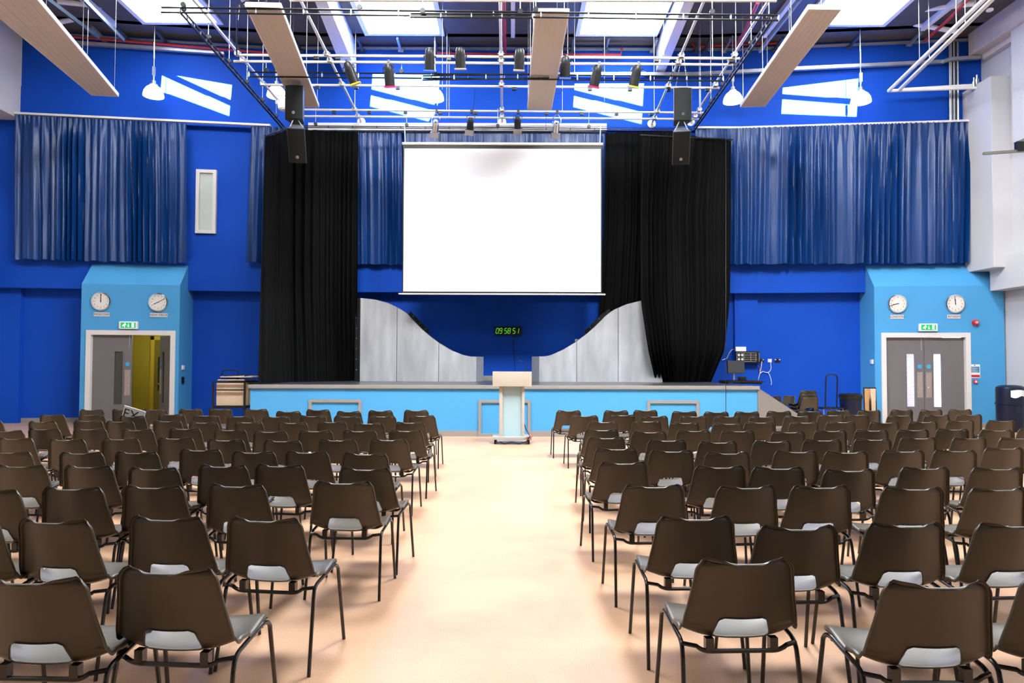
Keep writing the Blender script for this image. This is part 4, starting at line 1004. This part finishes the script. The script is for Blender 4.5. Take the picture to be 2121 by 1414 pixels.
# lettered card on a chair
cx_, cy_, cyaw = POS['left', 1, 2]
sgn = thing('lettered_card', 'white card with black letters propped on a left side chair', 'sign', (cx_ - .02, cy_ - .11, .42))
T = Matrix.Translation((cx_ - .1, cy_ - .145, .63)) @ Matrix.Rotation(-.30, 4, 'Y') @ Matrix.Rotation(0, 4, 'Z') @ Matrix.Rotation(.12, 4, 'X') 
T = Matrix.Translation((cx_ - .10, cy_ - .10, .70)) @ Matrix.Rotation(.12, 4, 'X') @ Matrix.Rotation(.30, 4, 'Y')
MB().box((-.16, -.005, -.20), (.16, .005, .20)).move(T).build('card', WHITEP, sgn)
text_mesh('lettering', 'EX', .19, INK, sgn, Matrix.Translation(-sgn.location) @ T @ Matrix.Translation((-.04, -.006, .09)) @ Matrix.Rotation(PI / 2, 4, 'X'), .001)

# ================================================================== LEFT TROLLEY WITH TABLE TOPS
YT = 15.35
def tx(px, py=800, Y=YT): return PY(px, py, Y)
tr = thing('table_trolley', 'black tubular trolley loaded with wooden table tops', 'trolley', (tx(476).x, YT + .4, 0))
xa, xb = tx(442).x, tx(507).x; zt2 = tx(470, 790).z; zmid = tx(470, 806).z
m_ = MB()
for x in (xa, xb):
    for y in (YT, YT + .85): m_.box((x - .018, y - .018, .1), (x + .018, y + .018, zt2))
for y in (YT, YT + .85):
    for z in (zt2, zmid if y == YT else zt2 - .3, .56): m_.bar((xa, y, z - .015), (xb, y, z - .015), .03, .03)
for x in (xa, xb):
    for z in (.56,): m_.bar((x, YT, z - .015), (x, YT + .85, z - .015), .03, .03)
m_.build('frame', BLACK, tr, smooth=False)
MB().box((xa, YT, .555), (xb, YT + .85, .58)).build('platform', BLACK, tr)
for x in (xa, xb):
    for y in (YT, YT + .85): MB().lathe([(.05, -.015), (.05, .015)], (x, y, .05), (1, 0, 0), 14).build('castor', BLACK, tr)
h0, h1 = tx(459, 776, YT + .85), tx(490, 776, YT + .85); zh_ = tx(470, 766, YT + .85).z
MB().tube([(h0.x - .05, YT + .87, zt2 - .4), (h0.x - .02, YT + .87, zt2 + .08)] + arc_pts((h0.x, YT + .87, zh_ - .08), (h0.x + .03, YT + .87, zh_), (h0.x + .1, YT + .87, zh_)) + arc_pts((h1.x - .08, YT + .87, zh_), (h1.x, YT + .87, zh_), (h1.x + .02, YT + .87, zh_ - .08)) + [(h1.x + .04, YT + .87, zt2 - .4)], .014, 8).build('handle', BLACK, tr)
bw = (tx(446).x, tx(505).x)
for k in range(7):
    y = YT + .06 + k * .10; o = .012 * math.sin(k * 2.1)
    nm = MB().box((bw[0] + o, y, .585), (bw[1] + .02 + o + k * .008, y + .045, tx(470, 791).z - .01 - .01 * (k % 3)))
    tag(nm.build('wooden_board', WOOD if k % 2 == 0 else WOODE, bevel=.005), '%s upright wooden table top on the left trolley, counted from its front' % ORD[k], 'table top', 'wooden table tops on the trolley')
zc_ = zt2 + .012
for k, (x0, x1, rot, lab) in enumerate(((448, 503, .03, 'lower wooden table top lying flat on the trolley'), (455, 522, -.05, 'upper wooden table top lying flat and askew on the trolley'))):
    T = Matrix.Translation((tx((x0 + x1) / 2).x, YT + .42, zc_ + k * .07)) @ Matrix.Rotation(rot, 4, 'Z')
    hw = (tx(x1).x - tx(x0).x) / 2
    root = thing('folded_table', lab, 'table', (tx((x0 + x1) / 2).x, YT + .42, zc_ + k * .07), 'wooden table tops on the trolley')
    MB().box((-hw, -.38, .01), (hw, .38, .035)).move(T).build('table_top', WOOD, root, bevel=.004)
    MB().tube([T @ Vector((-hw + .1, -.39, .045)), T @ Vector((-hw + .25, .2, .048)), T @ Vector((hw - .3, .2, .048)), T @ Vector((hw - .15, -.39, .045))], .011, 6).build('folded_legs', BLACK, root)

# ================================================================== RIGHT SIDE FLOOR THINGS
YH = 16.55
hx0, hx1 = PY(1713, 800, YH).x, PY(1735, 800, YH).x
ht = thing('hand_trolley', 'black hoop handled flatbed trolley against the blue wall', 'trolley', ((hx0 + hx1) / 2, YH, 0))
zb_ = PY(1720, 844, YH).z; zt_h = PY(1720, 775, YH).z
MB().tube([(hx0 - .05, YH, zb_)] + arc_pts((hx0 + .0, YH + .05, zt_h - .12), (hx0 + .01, YH + .05, zt_h), (hx0 + .12, YH + .05, zt_h)) + arc_pts((hx1 - .10, YH + .05, zt_h), (hx1 + .02, YH + .05, zt_h), (hx1 + .02, YH + .05, zt_h - .12)) + [(hx1 - .03, YH, zb_)], .017, 8).build('handle', BLACK, ht)
MB().bar((PY(1692, 844, YH).x, YH - .02, zb_), (PY(1735, 844, YH).x, YH - .02, zb_), .05, .035).bar((PY(1692, 844, YH).x, YH - .3, zb_), (PY(1735, 844, YH).x, YH - .3, zb_), .05, .035).bar((PY(1692, 844, YH).x + .02, YH - .3, zb_), (PY(1692, 844, YH).x + .02, YH, zb_), .05, .035).bar((PY(1735, 844, YH).x - .02, YH - .3, zb_), (PY(1735, 844, YH).x - .02, YH, zb_), .05, .035).build('bed', BLACK, ht, smooth=False)
for x in (PY(1694, 844, YH).x, PY(1733, 844, YH).x):
    for y in (YH - .3, YH): MB().tube([(x, y, zb_), (x + .03, y, .07)], .012, 6).lathe([(.06, -.015), (.06, .015)], (x + .03, y, .06), (1, 0, 0), 12).build('leg', STEELG, ht)
bn = PY(1762, 830, 16.4); rr = (PY(1785, 830, 16.4).x - PY(1740, 830, 16.4).x) / 2
bn_t = thing('waste_bin', 'round navy waste bin with black liner beside the closed doors wall', 'bin', (bn.x, 16.4, 0))
zbt = PY(1762, 821, 16.4).z
MB().lathe([(rr * .82, 0), (rr * .95, zbt), (rr * .9, zbt), (rr * .78, .03)], (bn.x, 16.4, 0), n=28).build('body', NAVY, bn_t)
MB().lathe([(rr * .97, zbt - .05), (rr * 1.03, zbt - .02), (rr * 1.0, zbt + .05), (rr * .9, zbt + .07), (rr * .85, zbt)], (bn.x, 16.4, 0), n=28, cap=False).build('liner', mat('black_bin_liner', (.01, .01, .012), .2, bump=.6, bscale=25), bn_t)
# folded trestles by the box
fx = br0 - .10
for k, (px, lab) in enumerate(((1797, 'folded wooden table nearest the blue wall, leaning by the closed doors'), (1808, 'folded wooden table nearest the closed doors frame'))):
    p = PY(px, 803, 16.75); xk = p.x; root = thing('folded_table', lab, 'table', (xk, 16.75, 0), 'folded tables leaning by the closed doors')
    zt3 = p.z
    MB().box((xk - .09, 16.72, zt3 - .56), (xk + .055, 16.755, zt3 - .02)).build('table_top', WOODE if k == 0 else WOOD, root, bevel=.004)
    m_ = MB()
    for x in (xk - .10, xk + .06): m_.tube([(x, 16.70, 0), (x, 16.74, zt3)], .013, 6)
    m_.tube([(xk - .10, 16.74, zt3), (xk + .06, 16.74, zt3)], .013, 6); m_.build('leg_frame', BLACK, root)
# litter bin
lb = PZ(2094, 893, 0); Yl = lb.y; rl = 26.5 / F * Yl
lbt = thing('litter_bin', 'tall navy litter bin with a white wavy flap at the right wall', 'bin', (lb.x, Yl, 0))
zt4 = PY(2094, 797, Yl).z; zband = PY(2094, 836, Yl).z
MB().lathe([(rl * .93, 0), (rl * .95, .02), (rl * .97, zband - .02), (rl * 1.03, zband - .01), (rl * 1.03, zband + .025), (rl * .97, zband + .03)], (lb.x, Yl, 0), n=36).build('body', NAVY, lbt)
hd = [(rl * .97, zband + .03), (rl * .97, zt4 - .10), (rl * .93, zt4 - .05), (rl * .75, zt4 - .015), (rl * .4, zt4), (.001, zt4 + .003)]
MB().lathe(hd, (lb.x, Yl, 0), n=36).build('hood', NAVY, lbt)
fl = MB(); z0, z1 = PY(2094, 821, Yl).z, PY(2094, 808, Yl).z; n = 14; lo_, hi_ = [], []
for k in range(n + 1):
    t = -0.62 + 1.10 * k / n + .02; wv = .025 * math.sin(k / n * 2 * PI)
    x, y = lb.x + rl * .985 * math.sin(t), Yl - rl * .985 * math.cos(t)
    lo_.append(Vector((x, y, z0 - wv))); hi_.append(Vector((x, y, z1 + .02 * math.sin(k / n * PI))))
fl.grid([lo_, hi_]); fl.build('flap', WHITEP, lbt)
# projector arm at right
A, B = PY(2037, 318, 14.6), PY(2135, 311, 14.6)
pa_ = thing('mounting_arm', 'grey mounting bar on a black bracket at the right wall', 'bracket', A)
MB().bar(A, B, .06, .055).build('bar', mat('grey_bar', (.12, .115, .10), .45, noise=.04), pa_, smooth=False)
c_ = PY(2111, 303, 14.6); MB().box((c_.x - .07, c_.y - .05, PY(2111, 313, 14.6).z), (c_.x + .07, c_.y + .05, PY(2111, 294, 14.6).z)).build('bracket', BLACK, pa_)
tag(MB().lathe([(.07, 0), (.075, -.03), (.05, -.05)], PY(2050, 19, 15.2), n=18).build('smoke_detector', WHITEP), 'white smoke detector under the roof at top right', 'detector')
# ================================================================== OVERHEAD
GZ = 7.9
def clamp_at(mb, p, r=.045):
    mb.box((p.x - r, p.y - r, p.z - r), (p.x + r, p.y + r, p.z + r)); mb.tube([(p.x - r * 1.6, p.y, p.z + r * .3), (p.x + r * 1.6, p.y, p.z + r * .3)], .016, 6)
grid_ = thing('lighting_grid', 'overhead grid of pale scaffold tubes above the stage front', 'lighting rig', (0, 14.5, GZ), kind='thing')
BARS = [((600, 0), (1608, 1.5)), ((490, 114), (1532, 121)), ((484, 127), (1518, 134)), ((545, 175.5), (1490, 182)), ((598, 227), (1457, 233.5)), ((598, 240.5), (1450, 247))]
bar_pts = []
for a_, c_ in BARS:
    A, B = PZ(*a_, GZ), PZ(*c_, GZ)
    if len(bar_pts) == 2 or len(bar_pts) == 5: A.z -= .0; B.z -= .0
    bar_pts.append((A, B)); o = MB().tube([A, B], .027, 10).build('cross_tube', TUBE, grid_)
LONG = [((401, 0), (612, 253)), ((622, 0), (748, 254)), ((1036, 0), (1040, 254)), ((1459, 0), (1350, 258)), ((1593, 0), (1431, 254))]
long_pts = []
for a_, c_ in LONG:
    far = W(c_[0], c_[1], .03); near = PZ(a_[0], a_[1] - 40, GZ + .12); far.z += .03
    near = PZ(a_[0] + (a_[0] - c_[0]) * .12, a_[1] - .12 * (c_[1] - a_[1]), GZ + .07)
    long_pts.append((near, far)); o = MB().tube([near, far], .027, 10).build('long_tube', TUBE, grid_)
    MB().lathe([(.11, 0), (.11, .012), (.05, .03), (.03, .06)], far + Vector((0, .03, 0)), (0, -1, 0), 18).build('wall_flange', STEELW, grid_)
for (near, far) in long_pts:
    for bi, (A, B) in enumerate(bar_pts[1:]):
        t = (A.y - near.y) / (far.y - near.y); p = near.lerp(far, t)
        if A.x - .05 < p.x < B.x + .05:
            m_ = MB(); clamp_at(m_, p + Vector((0, 0, -.03))); m_.build('clamp', STEELG, grid_, smooth=False)
for bi, pxs in ((1, (655, 700, 930, 1360, 1515, 1155)), (3, (658, 738, 824, 1065, 1145, 1222, 1305, 1385, 1465)), (4, (692, 765, 840, 912, 985, 1132, 1205, 1277, 1348))):
    A, B = bar_pts[bi]
    for px in pxs:
        y = BARS[bi][0][1] + (BARS[bi][1][1] - BARS[bi][0][1]) * (px - BARS[bi][0][0]) / (BARS[bi][1][0] - BARS[bi][0][0])
        p = PZ(px, y, GZ); MB().box((p.x - .045, p.y - .035, p.z - .085), (p.x + .045, p.y + .035, p.z - .027)).build('socket_box', BLACK, grid_)
for px, py0, py1 in ((735, 90, 230), (826, 92, 262), (916, 70, 185), (925, 72, 232), (930, 72, 245), (1165, 72, 232), (1176, 75, 150), (1190, 70, 150), (1355, 80, 233), (1449, 72, 233), (1476, 40, 120), (1375, 50, 115), (1252, 95, 210)):
    p = PZ(px, py1, GZ); MB().tube([p, (p.x, p.y, ROOF_Z)], .007, 6).build('drop_rod', STEELG, grid_)

# curtain tracks: two slim rails with rungs
def track(label, A, B, gap, nr, extra=None, w_=.018):
    root = thing('curtain_track', label, 'track', (A + B) / 2)
    A, B = Vector(A), Vector(B); dz = Vector((0, 0, gap))
    MB().tube([A, B], w_, 8).build('rail', BLACK, root); MB().tube([A - dz, B - dz], w_, 8).build('rail', BLACK, root)
    m_ = MB()
    for k in range(nr + 1):
        p = A.lerp(B, k / nr); m_.bar(p + Vector((0, 0, .01)), p - dz - Vector((0, 0, .01)), .02, .03)
    m_.build('rung', STEELG if nr < 14 else BLACK, root, smooth=False)
    for k in range(0, nr + 1, 4):
        p = A.lerp(B, (k + .5) / (nr + 1)); m_ = MB().lathe([(.045, -.02), (.045, .02)], p + Vector((0, 0, .05)), (0, 1, 0), 10); m_.build('hanger', BLACK, root)
        MB().tube([p + Vector((0, 0, .05)), (p.x, p.y, ROOF_Z if A.y < 12.5 else GZ + .05)], .006, 6).build('hanger_rod', STEELG, root)
    return root
track('front black curtain track across the top of the lighting grid', PY(334, 15.5, 11.5), PY(1612, 32, 11.5), .085, 13)
track('short doubled black track overlapping the front track in the middle', PY(850, 28, 11.45), PY(1103, 30, 11.45), .06, 4)
track('middle black curtain track hanging below the grid', PY(516, 149.5, 14.3), PY(1498, 158.5, 14.3), .095, 13)
track('short doubled black track overlapping the middle track', PY(875, 157, 14.25), PY(1138, 153, 14.25), .09, 4)
track('rear black curtain track above the black stage curtains', PY(630, 260.5, 17.0), PY(1432, 268, 17.0), .04, 16, w_=.012)
track('left black track running towards the stage', PZ(374, 16, 7.62), PZ(588, 262, 7.62), .09, 22, w_=.02)
track('right black track running towards the stage', PZ(1598, 33, 7.62), PZ(1439, 262, 7.62), .09, 22, w_=.02)
for lab, A, B in (('black spur rail carrying the left black curtain', PY(549, 281, 15.68), PY(600, 264, 17.0)), ('black spur rail carrying the right gathered black curtain', PY(1326, 280, 16.78), PY(1517, 289, 16.78))):
    tag(MB().tube([A, B], .022, 8).build('curtain_rail', BLACK), lab, 'rail')

# par cans
def par_can(bar, ptop, pbot, body, gel, label, size=.105, square=False, dy=-.16):
    A, B = bar_pts[bar]; Yc = A.y + dy
    t, b_ = PY(*ptop, Yc), PY(*pbot, Yc + .13); ax = (b_ - t).normalized(); L = (b_ - t).length
    mid = t.lerp(b_, .35); px = BARS[bar]; f_ = (ptop[0] - px[0][0]) / (px[1][0] - px[0][0]); bp = A.lerp(B, f_)
    root = thing('stage_lantern', label, 'stage light', bp, 'stage lanterns on the grid')
    r = size
    MB().lathe([(r * .25, 0), (r * .62, .01), (r * .85, .05), (r * .9, L * .28), (r * .9, L * .33), (r, L * .34), (r, L), (r * .93, L), (r * .93, L * .6), (.01, L * .55)], t, ax, 24).build('can', body, root)
    side = ax.cross(Vector((0, 1, 0))).normalized() * (r + .018)
    up_ = bp + Vector((0, 0, -.05))
    MB().tube([mid + side, mid + side + (up_ - mid) * .55, up_, mid - side + (up_ - mid) * .55, mid - side], .010, 6).build('yoke', body, root)
    MB().box((bp.x - .03, bp.y - .04, bp.z - .06), (bp.x + .03, bp.y + .04, bp.z + .045)).build('hook_clamp', BLACK, root, bevel=.008)
    u = ax.cross(Vector((0, 1, 0))).normalized(); v = ax.cross(u).normalized(); c_ = b_ + ax * .008; q = r * (1.12 if not square else 1.25)
    g = MB()
    if square: g.hexa([c_ - u * q - v * q, c_ + u * q - v * q, c_ + u * q + v * q, c_ - u * q + v * q], [p + ax * .13 for p in (c_ - u * q - v * q, c_ + u * q - v * q, c_ + u * q + v * q, c_ - u * q + v * q)])
    else: g.hexa([c_ - u * q - v * q, c_ + u * q - v * q, c_ + u * q + v * q, c_ - u * q + v * q], [p + ax * .025 for p in (c_ - u * q - v * q, c_ + u * q - v * q, c_ + u * q + v * q, c_ - u * q + v * q)])
    g.build('gel_frame', gel, root, smooth=False)
    return root
par_can(2, (718, 128), (735, 172), BLACK, GELY, 'leftmost black stage lantern, tilted, with a yellow gel')
par_can(2, (804, 132), (808, 178), BLACK, GELR, 'second black lantern from the left with a red gel')
par_can(1, (890, 99), (890, 145), BLACK, GELB, 'third black lantern from the left with a blue gel')
par_can(1, (953, 97), (954, 141), BLACK, GELK, 'black lantern just left of the central long tube')
par_can(1, (1077, 99), (1075, 144), BLACK, GELK, 'black lantern just right of the central long tube')
par_can(1, (1172, 116), (1170, 160), BLACK, GELB, 'black lantern in front of the right edge of the middle acoustic panel')
par_can(2, (1240, 134), (1230, 178), BLACK, GELR, 'second black lantern from the right, tilted, with a red gel')
par_can(2, (1322, 134), (1312, 178), BLACK, GELY, 'rightmost black lantern, tilted, with a yellow gel')
par_can(4, (903, 247), (901, 273), CHROME, GELK, 'left silver lantern on the lower rear tube', .085, True, -.05)
par_can(4, (975, 243), (973, 268), BLACK, GELK, 'left black lantern on the lower rear tube', .085, True, -.05)
par_can(4, (1072, 241), (1072, 266), BLACK, GELK, 'right black lantern on the lower rear tube', .085, True, -.05)
par_can(4, (1153, 249), (1151, 275), CHROME, GELK, 'right silver lantern on the lower rear tube', .085, True, -.05)
# loose white moving head behind left loudspeaker
p = PY(585, 215, 16.4); mh = thing('white_stage_projector', 'white stage projector hanging behind the upper left loudspeaker', 'stage light', p)
MB().lathe([(.09, -.12), (.12, -.08), (.12, .12), (.08, .16)], p, (.2, 0, -1), 18).build('head', WHITEP, mh)
MB().tube([p + Vector((-.15, 0, 0)), p + Vector((-.15, 0, .2)), p + Vector((.15, 0, .2)), p + Vector((.15, 0, 0))], .02, 6).build('yoke', WHITEP, mh)
MB().tube([p + Vector((0, 0, .2)), Vector((p.x, p.y, GZ))], .02, 6).build('hanger', STEELG, mh)

# loudspeakers
def chain(mb, a, b_, r=.006, n=10):
    a, b_ = Vector(a), Vector(b_)
    for k in range(n):
        p, q = a.lerp(b_, k / n), a.lerp(b_, (k + .8) / n); sd_ = Vector((.012, 0, 0)) if k % 2 else Vector((0, .012, 0))
        mb.tube([p, p.lerp(q, .5) + sd_, q, p.lerp(q, .5) - sd_, p], r, 5)
def speaker(c, w_, h_, d_, tilt, yaw, label, barp, badge_low=True, mark='RCF'):
    root = thing('loudspeaker', label, 'loudspeaker', c, 'hanging loudspeakers')
    T = Matrix.Translation(c) @ Matrix.Rotation(yaw, 4, 'Z') @ Matrix.Rotation(tilt, 4, 'X')
    hw = w_ / 2; hh = h_ / 2; bw_ = hw * .62
    lo = [(-hw, 0, -hh), (hw, 0, -hh), (bw_, d_, -hh), (-bw_, d_, -hh)]; hi = [(x, y, hh) for x, y, z in lo]
    MB().hexa(lo, hi).move(T).build('cabinet', GREYP, root, bevel=.012)
    n = 8; pl = []
    for k in range(n + 1):
        x = -hw + .012 + (w_ - .024) * k / n; pl.append((x, -.012 - .03 * (1 - (2 * k / n - 1) ** 2)))
    g = MB(); g.prism([(x, y, -hh + .01) for x, y in pl] + [(hw - .012, .004, -hh + .01), (-hw + .012, .004, -hh + .01)], (0, 0, h_ - .02)).move(T).build('grille', GRILLE, root)
    bd = MB().lathe([(.036, 0), (.034, .006)], (0, -.042, -hh * .62), (0, -1, 0), 18); B_ = bd.move(T).build('badge', CHROME, root)
    text_mesh('badge_mark', mark, .030, INK, B_, Matrix.Translation(-root.location) @ T @ Matrix.Translation((0, -.049, -hh * .62)) @ Matrix.Rotation(PI / 2, 4, 'X'), .001)
    for s_ in (-1, 1):
        m_ = MB(); chain(m_, T @ Vector((s_ * hw * .7, d_ * .35, hh)), barp + Vector((s_ * .03, 0, 0)), n=12); m_.build('chain', STEELG, root)
    return root
YSP = 14.45
sc_ = F / YSP
pL, pR = PY(609, 212, YSP), PY(1414, 216, YSP)
speaker(pL, 38 / sc_, 72 / sc_, .36, .02, .03, 'upper loudspeaker of the left hanging pair', PY(609, 118, YSP))
speaker(pR, 38 / sc_, 70 / sc_, .36, .02, -.03, 'upper loudspeaker of the right hanging pair', PY(1414, 121, YSP))
speaker(PY(615, 302, YSP - .05), 36 / sc_, 72 / sc_, .34, .55, .16, 'lower loudspeaker of the left hanging pair, tilted down', pL + Vector((0, .1, -.30)))
speaker(PY(1411, 307, YSP - .05), 36 / sc_, 70 / sc_, .34, .55, -.16, 'lower loudspeaker of the right hanging pair, tilted down', pR + Vector((0, .1, -.29)))

# acoustic panels
def panel(lab, near, far, z=7.62):
    n0, n1 = PZ(*near[0], z), PZ(*near[1], z); f0, f1 = PZ(*far[0], z), PZ(*far[1], z)
    root = thing('acoustic_panel', lab, 'acoustic panel', (n0 + n1 + f0 + f1) / 4)
    up_ = Vector((0, 0, .075))
    k = 8; m_ = MB()
    MB().hexa([n0, n1, f1, f0], [p + up_ for p in (n0, n1, f1, f0)]).build('slab', PANEL, root, smooth=False)
    rim = MB()
    for a, c_ in ((n0, f0), (n1, f1), (f0, f1), (n0, n1)): rim.bar(a + up_ * .5, c_ + up_ * .5, .022, .083)
    rim.build('edge_trim', WTRIM, root, smooth=False)
    gr = MB()
    for j in range(1, 6):
        t = j / 6; gr.bar(n0.lerp(n1, t) - Vector((0, 0, .001)), f0.lerp(f1, t) - Vector((0, 0, .001)), .006, .003)
    gr.build('slat_groove', BEIGE, root, smooth=False)
    for a, c_ in ((n0, f0), (n1, f1)):
        for t in (.2, .6, .95):
            p = a.lerp(c_, t) + up_; MB().tube([p, (p.x, p.y, ROOF_Z - .03)], .005, 5).build('suspension_wire', STEELG, root)
panel('cream acoustic panel hanging at the far left corner', ((-120, -63), (1, -91)), ((190, 197), (245, 200)))
panel('cream acoustic panel hanging behind the left loudspeakers', ((509, 14), (581, 16)), ((609, 221), (660, 222)))
panel('cream acoustic panel hanging in the middle of the hall', ((1109, 27), (1178, 27.5)), ((1093, 226), (1142, 227)))
panel('cream acoustic panel hanging at the right of the grid', ((1675, 19), (1742, 20)), ((1534, 222), (1584, 220)))

# pendant lamps
for px, py, lab in ((318, 189, 'glowing dome pendant lamp above the wide left curtain'), (573, 190, 'glowing dome pendant lamp behind the upper left loudspeaker'), (900, 196, 'glowing dome pendant lamp left of the middle acoustic panel'), (1518, 201, 'glowing dome pendant lamp left of the right acoustic panel'), (1783, 202, 'glowing dome pendant lamp above the wide right curtain')):
    Yp = wall_y(W(px, py).x, .62); c_ = PY(px, py, Yp); R_ = .245
    root = thing('pendant_lamp', lab, 'lamp', c_, 'dome pendant lamps')
    prof = [(R_, -.13), (R_ * .99, -.09), (R_ * .9, .0), (R_ * .7, .08), (R_ * .42, .135), (.06, .16)]
    MB().lathe(prof, c_, (0, 0, 1), 32).build('shade', LAMPM, root)
    MB().lathe([(.09, .155), (.09, .175), (.05, .20), (.05, .26), (.02, .28)], c_, (0, 0, 1), 16).build('cap', STEELG, root)
    MB().tube([c_ + Vector((0, 0, .27)), c_ + Vector((0, 0, .40))], .018, 6).box((c_.x - .03, c_.y - .03, c_.z + .40), (c_.x + .03, c_.y + .03, c_.z + .62)).build('gear_box', STEELG, root)
    MB().tube([c_ + Vector((0, 0, .6)), (c_.x, c_.y, ROOF_Z)], .008, 6).build('cord', CABW, root)

# sprinkler pipes, trays
def wtube(nm, pts, off, r, m, lab, cat='pipe'): return tag(MB().tube([W(x, y, off) for x, y in pts], r, 8).build(nm, m), lab, cat)
wtube('sprinkler_pipe', [(125, 74), (235, 83), (360, 94), (560, 110)], .2, .035, RED, 'red sprinkler pipe high on the left of the blue wall')
wtube('sprinkler_pipe', [(905, 110), (1090, 113), (1286, 113), (1288, 98)], .2, .03, RED, 'red sprinkler pipe behind the middle of the lighting grid')
wtube('sprinkler_pipe', [(1434, 89), (1437, 97), (1520, 93), (1640, 88)], .2, .03, RED, 'red sprinkler pipe behind the right end of the grid')
tag(MB().tube([PY(1570, 5, 13.2), PY(1540, 70, 15.5), PY(1523, 95, 17.2)], .04, 8).build('sprinkler_pipe', RED), 'red sprinkler pipe running along the right track', 'pipe')
tag(MB().tube([PY(2010, -6, 14.8), PY(1960, 45, 16.0), PY(1916, 84, 17.0)], .035, 8).build('sprinkler_pipe', RED), 'red sprinkler pipe between the right roof pipes', 'pipe')
tag(MB().tube([PY(1044, 0, 14.2), PY(1046, 113, 17.6)], .035, 8).build('sprinkler_pipe', RED), 'red sprinkler drop beside the central long tube', 'pipe')
def tray(pts, off, label):
    m_ = MB()
    for a_, c_ in zip(pts[:-1], pts[1:]): m_.bar(W(*a_, off), W(*c_, off), .10, .085)
    return tag(m_.build('cable_tray', STEELG, smooth=False), label, 'cable tray')
tray([(138, 88), (465, 110)], .1, 'galvanised cable tray along the left of the blue wall')
tray([(1100, 155), (1436, 154), (1640, 143), (1955, 128)], .1, 'galvanised cable tray along the right of the blue wall')
tray([(1953, 128), (1968, 123), (2030, 119)], .18, 'short galvanised tray crossing the vertical cable ladder')
cl = thing('cable_ladder', 'vertical cable ladder full of cables near the right corner', 'cable tray', W(1976, 248, .12))
for px in (1967, 1983.5): MB().tube([W(px + 1, 250, .12), W(px, 88, .12)], .022, 6).build('side_rail', STEELG, cl)
for k, px in enumerate((1970, 1973, 1975.5, 1978, 1981)): MB().tube([W(px + .8, 250, .1), W(px, 88, .1)], .014, 6).build('cable', (CABW, BLACK, CABW, STRUTB, BLACK)[k], cl)
# twin heating pipes on the right
for k, (a_, c_, d_, lab) in enumerate((((2043, -6), (1841, 188), (2022, 181.5), 'left one of the twin pale pipes descending at the right'), ((2060, -6), (1863, 186), (2028, 176), 'right one of the twin pale pipes descending at the right'))):
    A, B = PZ(*a_, 8.55), W(c_[0], c_[1], .5); C_ = W(d_[0], d_[1], .5)
    root = thing('heating_pipe', lab, 'pipe', B)
    MB().tube([A, B], .045, 12).build('sloping_run', STEELW, root); MB().tube([B, C_], .04, 12).build('wall_run', STEELW, root)
    for t in (.25, .62):
        p = A.lerp(B, t); MB().tube([p, (p.x, p.y, ROOF_Z)], .007, 6).build('hanger', STEELG, root)
    MB().lathe([(.05, 0), (.04, .12), (.02, .13), (.02, .22)], C_ + Vector((-.05, 0, .03)), n=10).build('air_vent', CHROME, root)
# cable loops hanging from the grid
for pts, Ys, lab in (([(1144, 180), (1150, 193), (1158, 195), (1164, 190), (1167, 181)], PZ(1150, 181, GZ).y, 'thin black cable loop below the third cross tube'), ([(983, 179.5), (982, 210), (981, 231)], (PZ(983, 179.5, GZ).y, PZ(981, 231, GZ).y), 'thin black cable dropping to the rear cross tube'), ([(492, 42), (495, 10), (510, 3), (525, 6), (540, 10), (550, 4), (552, -2)], 12.2, 'thick black cable loop at the top of the left track'), ([(491, 19), (491, 60), (490, 114)], (11.5, PZ(490, 114, GZ).y), 'thick black cable hanging down beside the left track'), ([(1131, 232), (1131, 250), (1130, 262)], 17.1, 'thin cable hanging above the right lower lanterns')):
    tag(MB().tube([PY(x, y, Ys if not isinstance(Ys, tuple) else Ys[0] + (Ys[1] - Ys[0]) * k / (len(pts) - 1)) for k, (x, y) in enumerate(pts)], .016 if 'thick' in lab else .006, 6).build('cable', BLACK), lab, 'cable')
